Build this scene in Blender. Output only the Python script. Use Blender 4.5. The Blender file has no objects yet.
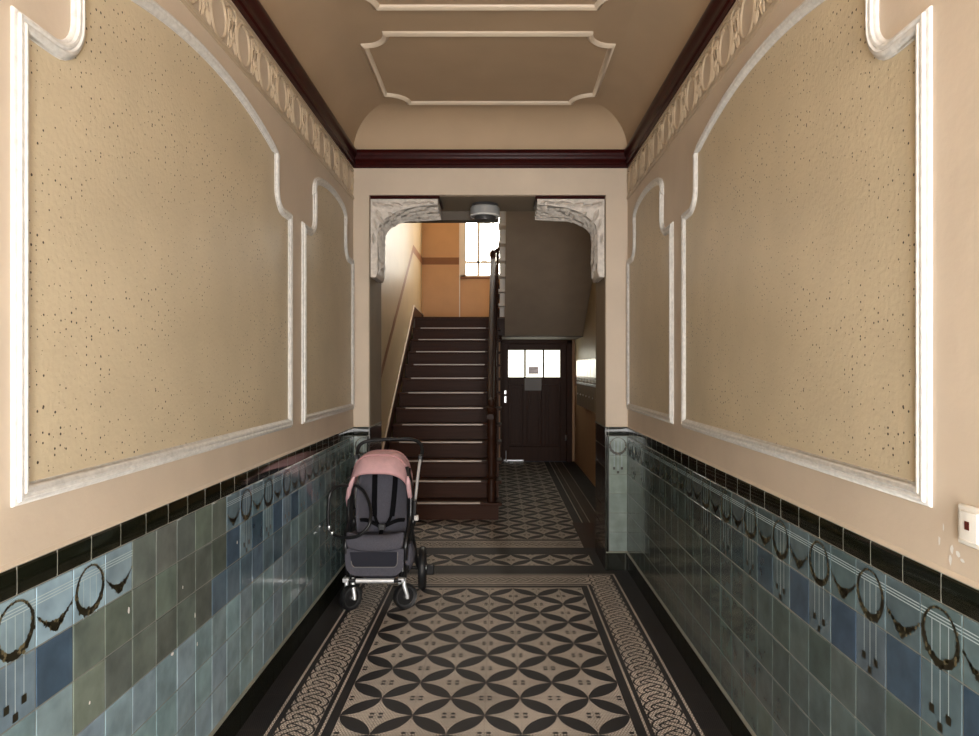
import bpy, math, random
from mathutils import Vector
rnd = random.Random(7)
S = bpy.context.scene
COL = S.collection
PI = math.pi

# ------------------------------------------------------------------ materials
def mat(name, col, rough=.5, metal=0, spec=.5, coat=0, emit=None, estr=0, attr=False,
        noise=0, nscale=8, bump=0, bscale=40, col2=None, bdist=.01):
    m = bpy.data.materials.new(name); m.use_nodes = True
    nt = m.node_tree; N = nt.nodes; L = nt.links
    b = N['Principled BSDF']
    b.inputs['Base Color'].default_value = (*col, 1)
    b.inputs['Roughness'].default_value = rough
    b.inputs['Metallic'].default_value = metal
    b.inputs['Specular IOR Level'].default_value = spec
    b.inputs['Coat Weight'].default_value = coat
    b.inputs['Coat Roughness'].default_value = .08
    if emit:
        b.inputs['Emission Color'].default_value = (*emit, 1)
        b.inputs['Emission Strength'].default_value = estr
    tc = N.new('ShaderNodeTexCoord')
    src = None
    if attr:
        a = N.new('ShaderNodeVertexColor'); a.layer_name = 'Col'; src = a.outputs['Color']
    if noise or col2:
        n = N.new('ShaderNodeTexNoise'); n.inputs['Scale'].default_value = nscale
        n.inputs['Detail'].default_value = 6
        L.new(tc.outputs['Object'], n.inputs['Vector'])
        mx = N.new('ShaderNodeMix'); mx.data_type = 'RGBA'
        if col2:
            cr = N.new('ShaderNodeMapRange'); cr.inputs[1].default_value = .35; cr.inputs[2].default_value = .65
            L.new(n.outputs['Fac'], cr.inputs[0]); L.new(cr.outputs[0], mx.inputs[0])
            mx.inputs[6].default_value = (*col, 1); mx.inputs[7].default_value = (*col2, 1)
        else:
            mx.blend_type = 'MULTIPLY'; mx.inputs[0].default_value = 1
            mr = N.new('ShaderNodeMapRange'); mr.inputs[1].default_value = .3; mr.inputs[2].default_value = .7
            mr.inputs[3].default_value = 1 - noise; mr.inputs[4].default_value = 1 + noise
            L.new(n.outputs['Fac'], mr.inputs[0])
            if src: L.new(src, mx.inputs[6])
            else: mx.inputs[6].default_value = (*col, 1)
            L.new(mr.outputs[0], mx.inputs[7])
        src = mx.outputs[2]
    if src: L.new(src, b.inputs['Base Color'])
    if bump:
        n2 = N.new('ShaderNodeTexNoise'); n2.inputs['Scale'].default_value = bscale; n2.inputs['Detail'].default_value = 5
        L.new(tc.outputs['Object'], n2.inputs['Vector'])
        bp = N.new('ShaderNodeBump'); bp.inputs['Strength'].default_value = bump; bp.inputs['Distance'].default_value = bdist
        L.new(n2.outputs['Fac'], bp.inputs['Height']); L.new(bp.outputs[0], b.inputs['Normal'])
    return m

def speckled(name, col):
    m = mat(name, col, rough=.40, noise=.08, nscale=3, bump=.2, bscale=60)
    nt = m.node_tree; N = nt.nodes; L = nt.links
    b = N['Principled BSDF']; base = b.inputs['Base Color'].links[0].from_socket
    tc = [n for n in N if n.type == 'TEX_COORD'][0]
    v = N.new('ShaderNodeTexVoronoi'); v.voronoi_dimensions = '2D'; v.inputs['Scale'].default_value = 44
    sx = N.new('ShaderNodeSeparateXYZ'); cx = N.new('ShaderNodeCombineXYZ'); L.new(tc.outputs['Object'], sx.inputs[0])
    L.new(sx.outputs[1], cx.inputs[0]); L.new(sx.outputs[2], cx.inputs[1]); L.new(cx.outputs[0], v.inputs['Vector'])
    sep = N.new('ShaderNodeSeparateColor'); L.new(v.outputs['Color'], sep.inputs[0])
    n = N.new('ShaderNodeTexNoise'); n.inputs['Scale'].default_value = 3.2; n.inputs['Detail'].default_value = 3
    L.new(tc.outputs['Object'], n.inputs['Vector'])
    mr = N.new('ShaderNodeMapRange'); mr.inputs[1].default_value = .34; mr.inputs[2].default_value = .62
    mr.inputs[3].default_value = .06; mr.inputs[4].default_value = .18
    L.new(n.outputs['Fac'], mr.inputs[0])
    mul = N.new('ShaderNodeMath'); mul.operation = 'MULTIPLY'
    pw = N.new('ShaderNodeMapRange'); pw.inputs[1].default_value = .40; pw.inputs[2].default_value = 1; pw.inputs[3].default_value = 0; pw.inputs[4].default_value = 1
    L.new(sep.outputs[0], pw.inputs[0]); L.new(pw.outputs[0], mul.inputs[0]); L.new(mr.outputs[0], mul.inputs[1])
    lt = N.new('ShaderNodeMath'); lt.operation = 'LESS_THAN'
    L.new(v.outputs['Distance'], lt.inputs[0]); L.new(mul.outputs[0], lt.inputs[1])
    mx = N.new('ShaderNodeMix'); mx.data_type = 'RGBA'
    L.new(lt.outputs[0], mx.inputs[0]); L.new(base, mx.inputs[6]); mx.inputs[7].default_value = (.035, .024, .015, 1)
    L.new(mx.outputs[2], b.inputs['Base Color'])
    return m

def mosaic(name, col, col2, sc=82):
    """little stone chips pressed in rows, joints a little darker"""
    m = mat(name, col, rough=.55, spec=.22)
    nt = m.node_tree; N = nt.nodes; L = nt.links; b = N['Principled BSDF']
    tc = [n for n in N if n.type == 'TEX_COORD'][0]
    br = N.new('ShaderNodeTexBrick'); br.inputs['Scale'].default_value = sc
    br.inputs['Color1'].default_value = (*col, 1); br.inputs['Color2'].default_value = tuple(c * .86 for c in col) + (1,)
    br.inputs['Mortar'].default_value = (*col2, 1)
    br.inputs['Mortar Size'].default_value = .10; br.inputs['Brick Width'].default_value = .75; br.inputs['Row Height'].default_value = .75
    L.new(tc.outputs['Object'], br.inputs['Vector'])
    n = N.new('ShaderNodeTexNoise'); n.inputs['Scale'].default_value = 2.5; n.inputs['Detail'].default_value = 7
    L.new(tc.outputs['Object'], n.inputs['Vector'])
    mr = N.new('ShaderNodeMapRange'); mr.inputs[1].default_value = .3; mr.inputs[2].default_value = .7
    mr.inputs[3].default_value = .78; mr.inputs[4].default_value = 1.15
    L.new(n.outputs['Fac'], mr.inputs[0])
    mx = N.new('ShaderNodeMix'); mx.data_type = 'RGBA'; mx.blend_type = 'MULTIPLY'; mx.inputs[0].default_value = 1
    L.new(br.outputs['Color'], mx.inputs[6]); L.new(mr.outputs[0], mx.inputs[7]); L.new(mx.outputs[2], b.inputs['Base Color'])
    return m

def wood(name, col, col2, rough=.3, coat=.3, axis=2):
    m = mat(name, col, rough=rough, coat=coat, spec=.12)
    nt = m.node_tree; N = nt.nodes; L = nt.links; b = N['Principled BSDF']
    tc = [n for n in N if n.type == 'TEX_COORD'][0]
    mp = N.new('ShaderNodeMapping'); s = [40, 40, 40]; s[axis] = 2.5
    mp.inputs['Scale'].default_value = s
    L.new(tc.outputs['Object'], mp.inputs[0])
    n = N.new('ShaderNodeTexNoise'); n.inputs['Scale'].default_value = 1; n.inputs['Detail'].default_value = 5
    L.new(mp.outputs[0], n.inputs['Vector'])
    mx = N.new('ShaderNodeMix'); mx.data_type = 'RGBA'
    mx.inputs[6].default_value = (*col, 1); mx.inputs[7].default_value = (*col2, 1)
    L.new(n.outputs['Fac'], mx.inputs[0]); L.new(mx.outputs[2], b.inputs['Base Color'])
    return m

M = {}
M['plaster'] = mat('wall_plaster', (.60, .50, .39), rough=.5, noise=.07, nscale=2.5, bump=.15, bscale=25)
M['field'] = speckled('speckled_plaster', (.57, .48, .33))
M['moulding'] = mat('white_moulding_paint', (.66, .645, .61), rough=.45, noise=.13, nscale=45, bump=.2, bscale=60)
M['relief'] = mat('painted_relief', (.47, .37, .255), rough=.3, noise=.05, nscale=20)
M['ceil'] = mat('ceiling_paint', (.44, .32, .205), rough=.7, noise=.04, nscale=3)
M['cmould'] = mat('ceiling_moulding_paint', (.66, .55, .42), rough=.45)
M['cornice'] = mat('dark_cornice_wood', (.030, .0035, .003), rough=.3, spec=.10, noise=.2, nscale=20)
M['grout'] = mat('grout', (.15, .16, .14), rough=.8)
M['tile'] = mat('glazed_tile', (.2, .3, .3), rough=.13, spec=.5, attr=True, noise=.22, nscale=11, bump=.035, bscale=14)
M['tline'] = mat('pale_glaze_line', (.42, .52, .54), rough=.15)
M['tleaf'] = mat('dark_leaf_glaze', (.020, .017, .009), rough=.3, spec=.3)
M['tleafb'] = mat('olive_leaf_glaze', (.13, .11, .06), rough=.3, spec=.3)
M['black'] = mat('black_glaze', (.008, .009, .005), rough=.10, spec=.5, bump=.03, bscale=12)
M['fillet'] = mat('pale_fillet', (.23, .23, .19), rough=.5)
M['chip'] = mat('bare_plaster_chip', (.75, .74, .7), rough=.8)
M['fl_light'] = mosaic('light_mosaic', (.86, .77, .67), (.12, .09, .07), 56)
M['fl_dark'] = mosaic('dark_mosaic', (.016, .015, .017), (.05, .047, .048))
M['fl_black'] = mosaic('black_mosaic', (.010, .009, .010), (.045, .042, .042))
M['fl_red'] = mosaic('red_brown_tile', (.06, .03, .02), (.04, .02, .015))
M['fl_brown'] = mosaic('brown_tile', (.085, .06, .045), (.05, .035, .03))
M['swood'] = wood('stair_wood', (.070, .027, .014), (.034, .012, .006), rough=.42, coat=0, axis=0)
M['vwood'] = wood('dark_turned_wood', (.050, .020, .011), (.022, .009, .005), rough=.4, coat=0, axis=2)
M['dwood'] = wood('door_wood', (.066, .027, .014), (.034, .013, .007), rough=.42, coat=0, axis=2)
M['step_paint'] = mat('pale_step_paint', (.80, .76, .70), rough=.5)
M['beam'] = mat('dark_beam_paint', (.13, .105, .08), rough=.7)
M['strip'] = mat('worn_metal_strip', (.46, .38, .32), rough=.4, metal=.3)
M['steel'] = mat('brushed_steel', (.72, .72, .72), rough=.28, metal=1)
M['alu'] = mat('aluminium', (.86, .87, .88), rough=.35, metal=.55)
M['cream'] = mat('stairwell_cream_paint', (.55, .42, .245), rough=.4, noise=.05, nscale=3, bump=.08, bscale=20)
M['orange'] = mat('stairwell_orange_paint', (.64, .37, .185), rough=.5, noise=.04, nscale=4)
M['band'] = mat('brown_painted_band', (.26, .105, .035), rough=.4)
M['taupe'] = mat('taupe_paint', (.42, .345, .265), rough=.75, noise=.05, nscale=4)
M['reveal'] = mat('brown_reveal_paint', (.26, .205, .145), rough=.7, noise=.06, nscale=4)
M['revtile'] = mat('dark_maroon_glaze', (.020, .008, .006), rough=.15)
M['stucco'] = mat('silvered_stucco', (.66, .61, .55), rough=.33, noise=.16, nscale=30, bump=.35, bscale=30, bdist=.014)
M['winwhite'] = mat('white_window_paint', (.82, .78, .72), rough=.4)
M['pane'] = mat('daylit_window_glass', (.8, .8, .75), rough=.2, emit=(1, .96, .86), estr=11)
M['dpane'] = mat('daylit_frosted_glass', (.8, .8, .7), rough=.2, emit=(1, .97, .80), estr=3.2)
M['fpane'] = mat('daylit_entrance_glass', (.8, .8, .75), rough=.2, emit=(1, .98, .955), estr=28)
M['ppane'] = mat('patterned_window_glass', (.8, .8, .75), rough=.2, emit=(1, .95, .82), estr=11)
M['plastic'] = mat('white_plastic', (.80, .77, .70), rough=.3)
M['red'] = mat('red_brown_indicator', (.10, .02, .012), rough=.2)
M['lampglass'] = mat('opal_diffuser', (.34, .35, .35), rough=.3)
M['lampring'] = mat('grey_lamp_ring', (.80, .80, .78), rough=.3)
M['mailbox'] = mat('silver_mailbox_paint', (.44, .38, .29), rough=.22, metal=.1)
M['paper'] = mat('notice_paper', (.55, .52, .55), rough=.7)
_p = bpy.data.materials.new('backlit_notice_paper'); _p.use_nodes = True; _nt = _p.node_tree; _nt.nodes.clear()
_o = _nt.nodes.new('ShaderNodeOutputMaterial'); _mx = _nt.nodes.new('ShaderNodeMixShader'); _d = _nt.nodes.new('ShaderNodeBsdfDiffuse'); _tr = _nt.nodes.new('ShaderNodeBsdfTranslucent')
_d.inputs[0].default_value = (.5, .47, .5, 1); _tr.inputs[0].default_value = (.16, .14, .16, 1); _mx.inputs[0].default_value = .5
_nt.links.new(_d.outputs[0], _mx.inputs[1]); _nt.links.new(_tr.outputs[0], _mx.inputs[2]); _nt.links.new(_mx.outputs[0], _o.inputs[0])
M['lpaper'] = _p
M['film'] = mat('yellowed_sheet', (.13, .105, .085), rough=.4)
M['ink'] = mat('printed_grey', (.12, .10, .12), rough=.7)
M['pink'] = mat('pink_hood_fabric', (.76, .475, .50), rough=.9, spec=.2, noise=.06, nscale=25, bump=.2, bscale=60)
M['webbing'] = mat('black_webbing', (.006, .006, .007), rough=.95, spec=.08)
M['pinkp'] = mat('pink_piping', (.60, .33, .34), rough=.9)
M['grey'] = mat('charcoal_melange_fabric', (.098, .096, .116), rough=.95, spec=.15, noise=.15, nscale=160, bump=.1, bscale=200)
M['greyl'] = mat('grey_edge_binding', (.20, .19, .19), rough=.9)
M['navy'] = mat('navy_mesh_fabric', (.016, .017, .028), rough=.85)
M['rubber'] = mat('black_rubber', (.010, .010, .011), rough=.5)
M['bplastic'] = mat('black_plastic', (.012, .012, .013), rough=.3)
M['dgrey'] = mat('dark_grey_plastic', (.05, .05, .052), rough=.4)

# faint leaf pattern on the patterned glass
nt = M['ppane'].node_tree; bb = nt.nodes['Principled BSDF']
_n = nt.nodes.new('ShaderNodeTexNoise'); _n.inputs['Scale'].default_value = 14; _n.inputs['Detail'].default_value = 8
_t = [n for n in nt.nodes if n.type == 'TEX_COORD'][0]; nt.links.new(_t.outputs['Object'], _n.inputs['Vector'])
_r = nt.nodes.new('ShaderNodeValToRGB'); _r.color_ramp.elements[0].position = .47; _r.color_ramp.elements[1].position = .56
_r.color_ramp.elements[0].color = (.095, .09, .078, 1); _r.color_ramp.elements[1].color = (1, .96, .86, 1)
nt.links.new(_n.outputs['Fac'], _r.inputs[0]); nt.links.new(_r.outputs[0], bb.inputs['Emission Color'])

# ------------------------------------------------------------------ mesh builder
OFF = {}
class MB:
    def __init__(s): s.v = []; s.f = []; s.m = []; s.c = []
    def add(s, vs, fs, mi=0, col=None):
        o = len(s.v); s.v += [tuple(p) for p in vs]
        for f in fs:
            s.f.append([o + i for i in f]); s.m.append(mi); s.c.append(col)
        return s
    def poly(s, pts, mi=0, col=None): return s.add(pts, [range(len(pts))], mi, col)
    def box(s, x0, x1, y0, y1, z0, z1, mi=0, col=None):
        v = [(x, y, z) for x in (x0, x1) for y in (y0, y1) for z in (z0, z1)]
        return s.add(v, [(0, 1, 3, 2), (4, 6, 7, 5), (0, 4, 5, 1), (2, 3, 7, 6), (0, 2, 6, 4), (1, 5, 7, 3)], mi, col)
    def tube(s, pts, r, n=10, mi=0, closed=False, caps=True):
        pts = [Vector(p) for p in pts]; N = len(pts)
        R = r if isinstance(r, (list, tuple)) else [r] * N
        rings = []; prev = None
        for i, p in enumerate(pts):
            a = pts[(i - 1) % N] if (closed or i > 0) else p
            b = pts[(i + 1) % N] if (closed or i < N - 1) else p
            t = (b - a).normalized()
            if prev is None:
                u = t.cross(Vector((0, 0, 1)))
                if u.length < 1e-3: u = t.cross(Vector((1, 0, 0)))
            else: u = prev - t * prev.dot(t)
            u.normalize(); prev = u; w = t.cross(u)
            rings.append([p + (u * math.cos(2 * PI * k / n) + w * math.sin(2 * PI * k / n)) * R[i] for k in range(n)])
        o = len(s.v); vs = [q for rg in rings for q in rg]; fs = []
        for i in range(N if closed else N - 1):
            j = (i + 1) % N
            for k in range(n): fs.append((i * n + k, i * n + (k + 1) % n, j * n + (k + 1) % n, j * n + k))
        if caps and not closed: fs += [tuple(range(n)), tuple(range((N - 1) * n, N * n))]
        return s.add(vs, fs, mi)
    def lathe(s, prof, c, axis='z', n=20, mi=0, frame=None):
        """prof = [(radius, height)]; frame = (u, w, t) vectors"""
        c = Vector(c)
        if frame is None:
            frame = {'z': ((1, 0, 0), (0, 1, 0), (0, 0, 1)), 'x': ((0, 1, 0), (0, 0, 1), (1, 0, 0)), 'y': ((1, 0, 0), (0, 0, 1), (0, 1, 0))}[axis]
        u, w, t = [Vector(q) for q in frame]
        vs = []; fs = []
        for (r, h) in prof:
            for k in range(n): vs.append(c + t * h + (u * math.cos(2 * PI * k / n) + w * math.sin(2 * PI * k / n)) * max(r, 1e-4))
        for i in range(len(prof) - 1):
            for k in range(n): fs.append((i * n + k, i * n + (k + 1) % n, (i + 1) * n + (k + 1) % n, (i + 1) * n + k))
        fs += [tuple(range(n)), tuple(range((len(prof) - 1) * n, len(prof) * n))]
        return s.add(vs, fs, mi)
    def grid(s, rows, mi=0, closed=False):
        nu = len(rows[0]); vs = [p for r in rows for p in r]; fs = []
        for i in range(len(rows) - 1):
            for k in range(nu if closed else nu - 1):
                fs.append((i * nu + k, i * nu + (k + 1) % nu, (i + 1) * nu + (k + 1) % nu, (i + 1) * nu + k))
        return s.add(vs, fs, mi)
    def prism(s, prof, mapf, h0, h1, mi=0):
        """closed 2-D profile swept from h0 to h1; mapf(a, b, h) -> point"""
        n = len(prof)
        vs = [mapf(a, b, h0) for a, b in prof] + [mapf(a, b, h1) for a, b in prof]
        fs = [tuple(range(n)), tuple(range(n, 2 * n))] + [(i, (i + 1) % n, n + (i + 1) % n, n + i) for i in range(n)]
        return s.add(vs, fs, mi)
    def sweep(s, path, prof, mapf, closed=True, mi=0):
        """path in a plane (a,b); prof = [(offset to the left, height)]; mitred"""
        N = len(path); rows = []
        for i in range(N):
            p = Vector(path[i])
            a = Vector(path[(i - 1) % N]) if (closed or i > 0) else None
            b = Vector(path[(i + 1) % N]) if (closed or i < N - 1) else None
            d1 = (p - a).normalized() if a is not None else (b - p).normalized()
            d2 = (b - p).normalized() if b is not None else d1
            n1 = Vector((-d1.y, d1.x)); n2 = Vector((-d2.y, d2.x))
            mit = (n1 + n2) / max(1 + n1.dot(n2), .25)
            rows.append([mapf(p.x + mit.x * o, p.y + mit.y * o, h) for o, h in prof])
        if closed: rows.append(rows[0])
        return s.grid(rows, mi)
    def build(s, name, mats, parent=None, origin=(0, 0, 0), smooth=40, bevel=0, solid=0, sub=0):
        if parent is not None: origin = OFF[parent.name]
        me = bpy.data.meshes.new(name)
        ox, oy, oz = origin
        me.from_pydata([(x - ox, y - oy, z - oz) for x, y, z in s.v], [], s.f)
        if not isinstance(mats, (list, tuple)): mats = [mats]
        for q in mats: me.materials.append(M[q])
        me.polygons.foreach_set('material_index', s.m)
        if any(c is not None for c in s.c):
            at = me.color_attributes.new('Col', 'FLOAT_COLOR', 'CORNER')
            for p, c in zip(me.polygons, s.c):
                c = c or (.2, .2, .2)
                for q, li in enumerate(p.loop_indices): at.data[li].color = (*(c[q] if isinstance(c, list) else c), 1)
        if smooth:
            me.polygons.foreach_set('use_smooth', [True] * len(me.polygons))
            me.set_sharp_from_angle(angle=math.radians(smooth))
        me.update()
        o = bpy.data.objects.new(name, me); COL.objects.link(o)
        if parent is not None: o.parent = parent
        else: o.location = origin
        OFF[o.name] = origin
        if bevel:
            b = o.modifiers.new('Bevel', 'BEVEL'); b.width = bevel; b.segments = 2; b.limit_method = 'ANGLE'
        if solid:
            b = o.modifiers.new('Solidify', 'SOLIDIFY'); b.thickness = solid; b.offset = 0
        if sub:
            b = o.modifiers.new('Subdivision', 'SUBSURF'); b.levels = sub; b.render_levels = sub
        return o

def tag(o, label=None, cat=None, group=None, kind=None):
    if label: o['label'] = label
    if cat: o['category'] = cat
    if group: o['group'] = group
    if kind: o['kind'] = kind
    return o
def empty(name, loc):
    o = bpy.data.objects.new(name, None); COL.objects.link(o); o.location = loc; o.empty_display_size = .1
    OFF[o.name] = tuple(loc); return o

def arc(cx, cy, r, a0, a1, n, ry=None):
    ry = r if ry is None else ry
    return [(cx + r * math.cos(math.radians(a0 + (a1 - a0) * i / n)), cy + ry * math.sin(math.radians(a0 + (a1 - a0) * i / n))) for i in range(n + 1)]
def spline(pts, n=8, closed=False):
    P = [Vector(p) for p in pts]; out = []; N = len(P)
    rng = range(N) if closed else range(N - 1)
    for i in rng:
        g = (lambda k: P[k % N]) if closed else (lambda k: P[min(max(k, 0), N - 1)])
        p0, p1, p2, p3 = g(i - 1), g(i), g(i + 1), g(i + 2)
        for j in range(n):
            t = j / n
            out.append(.5 * ((2 * p1) + (p2 - p0) * t + (2 * p0 - 5 * p1 + 4 * p2 - p3) * t * t + (3 * p1 - p0 - 3 * p2 + p3) * t ** 3))
    if not closed: out.append(P[-1])
    return out

# ------------------------------------------------------------------ dimensions
XL, XR = -1.133, 1.008          # corridor walls
YF, YE, YB = -1.2, 5.47, 6.02   # entrance wall, portal front, portal back
PL, PR, PH = -1.012, .84, 2.933 # portal opening
ZC, RC, ZK = 3.545, .265, 3.28  # ceiling, cove radius, cove springing
SL, SR = -1.30, 1.286           # stairwell walls
SY, TR, RS, NS = 7.285, .28, .181, 13
LZ, LY, WY = NS * RS, 7.285 + 12 * .28 + .005, 11.9
DH = 1.05                       # tile height (six rows of 15 cm over a 15 cm base)
left = lambda s, z, h: (XL + h, s, z)
right = lambda s, z, h: (XR - h, s, z)
front = lambda s, z, h: (s, YE - h, z)

# ------------------------------------------------------------------ walls
tag(MB().box(XL - .3, XL, YF, YE, 0, ZC + .3).build('wall_left', 'plaster', smooth=0), 'cream plastered left wall of the entrance corridor', 'wall', kind='structure')
tag(MB().box(XR, XR + .35, YF, YE, 0, ZC + .3).build('wall_right', 'plaster', smooth=0), 'cream plastered right wall of the entrance corridor', 'wall', kind='structure')
WLo, WRo = bpy.data.objects['wall_left'], bpy.data.objects['wall_right']
b = MB()
b.box(SL - .3, PL, YE, YB, 0, ZC + .3); b.box(PR, SR + .3, YE, YB, 0, ZC + .3); b.box(PL, PR, YE, YB, PH, ZC + .3)
WE = tag(b.build('wall_end', 'plaster', smooth=0), 'cream end wall with the wide opening to the staircase', 'wall', kind='structure')
# brown painted linings of the opening
b = MB(); b.box(PL, PL + .004, YE + .03, YB, 1.12, PH); b.box(PR - .004, PR, YE + .03, YB, 1.12, PH); b.box(PL, PR, YE + .03, YB, PH - .004, PH)
b.build('reveal_lining', 'reveal', WE, smooth=0)
b = MB()
for x0, x1 in ((PL, PL + .006), (PR - .006, PR)):
    b.box(x0, x1, YE, YE + .03, 0, 1.12, 1)
    for k in range(4):
        for j in range(7): b.box(x0, x1, YE + .033 + k * .13, YE + .160 + k * .13, .003 + j * .16, .157 + j * .16)
b.box(PL, PL + .010, YE, YB, 1.115, 1.124, 2); b.box(PR - .010, PR, YE, YB, 1.115, 1.124, 2)
b.build('reveal_tiles', ['revtile', 'black', 'fillet'], WE, smooth=0)
# entrance wall behind the viewer with its glazed double door
b = MB(); DX0, DX1, DZ1 = -.50, .94, 2.7
b.box(XL - .3, DX0, YF - .3, YF, 0, ZC + .3); b.box(DX1, XR + .35, YF - .3, YF, 0, ZC + .3); b.box(DX0, DX1, YF - .3, YF, DZ1, ZC + .3)
tag(b.build('wall_front', 'plaster', smooth=0), 'cream entrance wall around the glazed street door', 'wall', kind='structure')

# stairwell
tag(MB().box(SL - .3, SL, YB, 13, 0, 7).build('wall_stair_left', 'cream', smooth=0), 'cream stairwell wall left of the stairs', 'wall', kind='structure')
WSL = bpy.data.objects['wall_stair_left']
b = MB()
bz = lambda y: 3.395 if y >= LY else 3.395 - (LY - y) * RS / TR
b.add([(SL + .003, y, bz(y) + d) for y in (YB, LY, WY) for d in (-.06, .06)], [(0, 1, 3, 2), (2, 3, 5, 4)])
b.build('painted_band', 'band', WSL, smooth=0)
b = MB()
sk = [(YB + .3, 0), (SY - .1, 0), (LY, LZ), (WY, LZ), (WY, LZ + .12), (LY - .02, LZ + .16), (SY - .15, .27), (SY - .28, .14), (YB + .3, .14)]
b.prism(sk, lambda a, c, h: (h, a, c), SL, SL + .022)
b.build('skirting_board', 'swood', WSL, smooth=0)
b = MB(); b.tube([(SL + .016, SY - .28, .15), (SL + .016, SY - .15, .28), (SL + .016, LY - .02, LZ + .172), (SL + .016, WY, LZ + .13)], .013, 8)
b.build('skirting_bead', 'cmould', WSL)
tag(MB().box(SR, SR + .3, YB, 13, 0, 7).build('wall_stair_right', 'cream', smooth=0), 'tan stairwell wall right of the rear door', 'wall', kind='structure')
WSR = bpy.data.objects['wall_stair_right']
MB().box(SR - .003, SR, YB, 11.8, 0, 1.55).build('painted_dado', 'orange', WSR, smooth=0)
MB().box(SR - .004, SR, YB, 11.8, 1.28, 1.42).build('painted_band', 'band', WSR, smooth=0)
b = MB(); NX0, NX1, NZ0, NZ1 = -.655, 1.0, 3.13, 6.3
b.box(SL, .06, 11.8, 12.3, 0, LZ - .3); b.box(1.215, SR, 11.8, 12.3, 0, LZ - .3); b.box(.06, 1.215, 11.8, 12.3, 2.02, LZ - .3)
b.box(SL, NX0, WY, 12.3, LZ - .3, 7); b.box(NX1, SR, WY, 12.3, LZ - .3, 7)
b.box(NX0, NX1, WY + .05, 12.3, LZ - .3, NZ0); b.box(NX0, NX1, WY + .05, 12.3, NZ1, 7)
tag(b.build('wall_back', 'orange', smooth=0), 'orange painted back wall of the landing below the bright window', 'wall', kind='structure')
WBo = bpy.data.objects['wall_back']
b = MB(); b.box(SL, NX0, WY - .003, WY, 3.335, 3.455); b.build('painted_band', 'band', WBo, smooth=0)
b = MB(); b.box(NX0 - .014, NX0 + .002, WY - .008, WY, LZ, NZ1); b.build('lit_edge_strip', 'winwhite', WBo, smooth=0)  # white strip paints the light caught along the recess corner
tag(MB().box(SL - .3, SR + .3, YB - .3, YB, ZC + .3, 7).build('wall_stair_front', 'cream', smooth=0), 'stairwell wall above the corridor opening', 'wall', kind='structure')
b = MB(); b.box(SL - .3, SR + .3, YB - .3, 12.3, 7, 7.2)
tag(b.build('ceiling_stairwell', 'winwhite', smooth=0), 'white ceiling high above the stairwell', 'ceiling', kind='structure')
tag(MB().box(SL, .0, YB + .01, YB + .13, 2.855, ZC).build('trim_1', 'beam', smooth=0), 'dark beam across the top of the stair opening', 'beam', kind='structure')

# ------------------------------------------------------------------ ceiling, cornice, friezes
b = MB(); n = 14; rows = []
for i in range(n + 1):
    t = PI / 2 * i / n; q = RC * (1 - math.cos(t)); z = ZK + RC * math.sin(t)
    rows.append([(XL + q, YF + q, z), (XL + q, YE - q, z), (XR - q, YE - q, z), (XR - q, YF + q, z)])
for k in range(4):
    b.grid([[r[k], r[(k + 1) % 4]] for r in rows])
b.poly(rows[-1])
b.box(XL - .3, XR + .35, YF - .3, YB, ZC + .3, ZC + .35)
b.box(XL - .05, XL, YF, YE, ZK - .02, ZK); b.box(XR, XR + .05, YF, YE, ZK - .02, ZK)
tag(b.build('ceiling', 'ceil', smooth=15), 'brown painted coved corridor ceiling', 'ceiling', kind='structure')

prof = [(0, 3.142), (.012, 3.142), (.016, 3.165), (.030, 3.172), (.034, 3.19), (.026, 3.205), (.030, 3.225), (.046, 3.238), (.052, 3.258), (.050, 3.278), (.040, 3.286), (0, 3.286)]
b = MB(); path = [(XR, YF), (XR, YE), (XL, YE), (XL, YF)]
b.sweep(path, [(o * .62, h - .004 * (h > 3.2)) for o, h in prof], lambda a, c, h: (a, c, h), closed=False)
tag(b.build('trim_2', 'cornice', smooth=35), 'dark maroon cornice moulding around the corridor ceiling', 'cornice', kind='structure')

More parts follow.
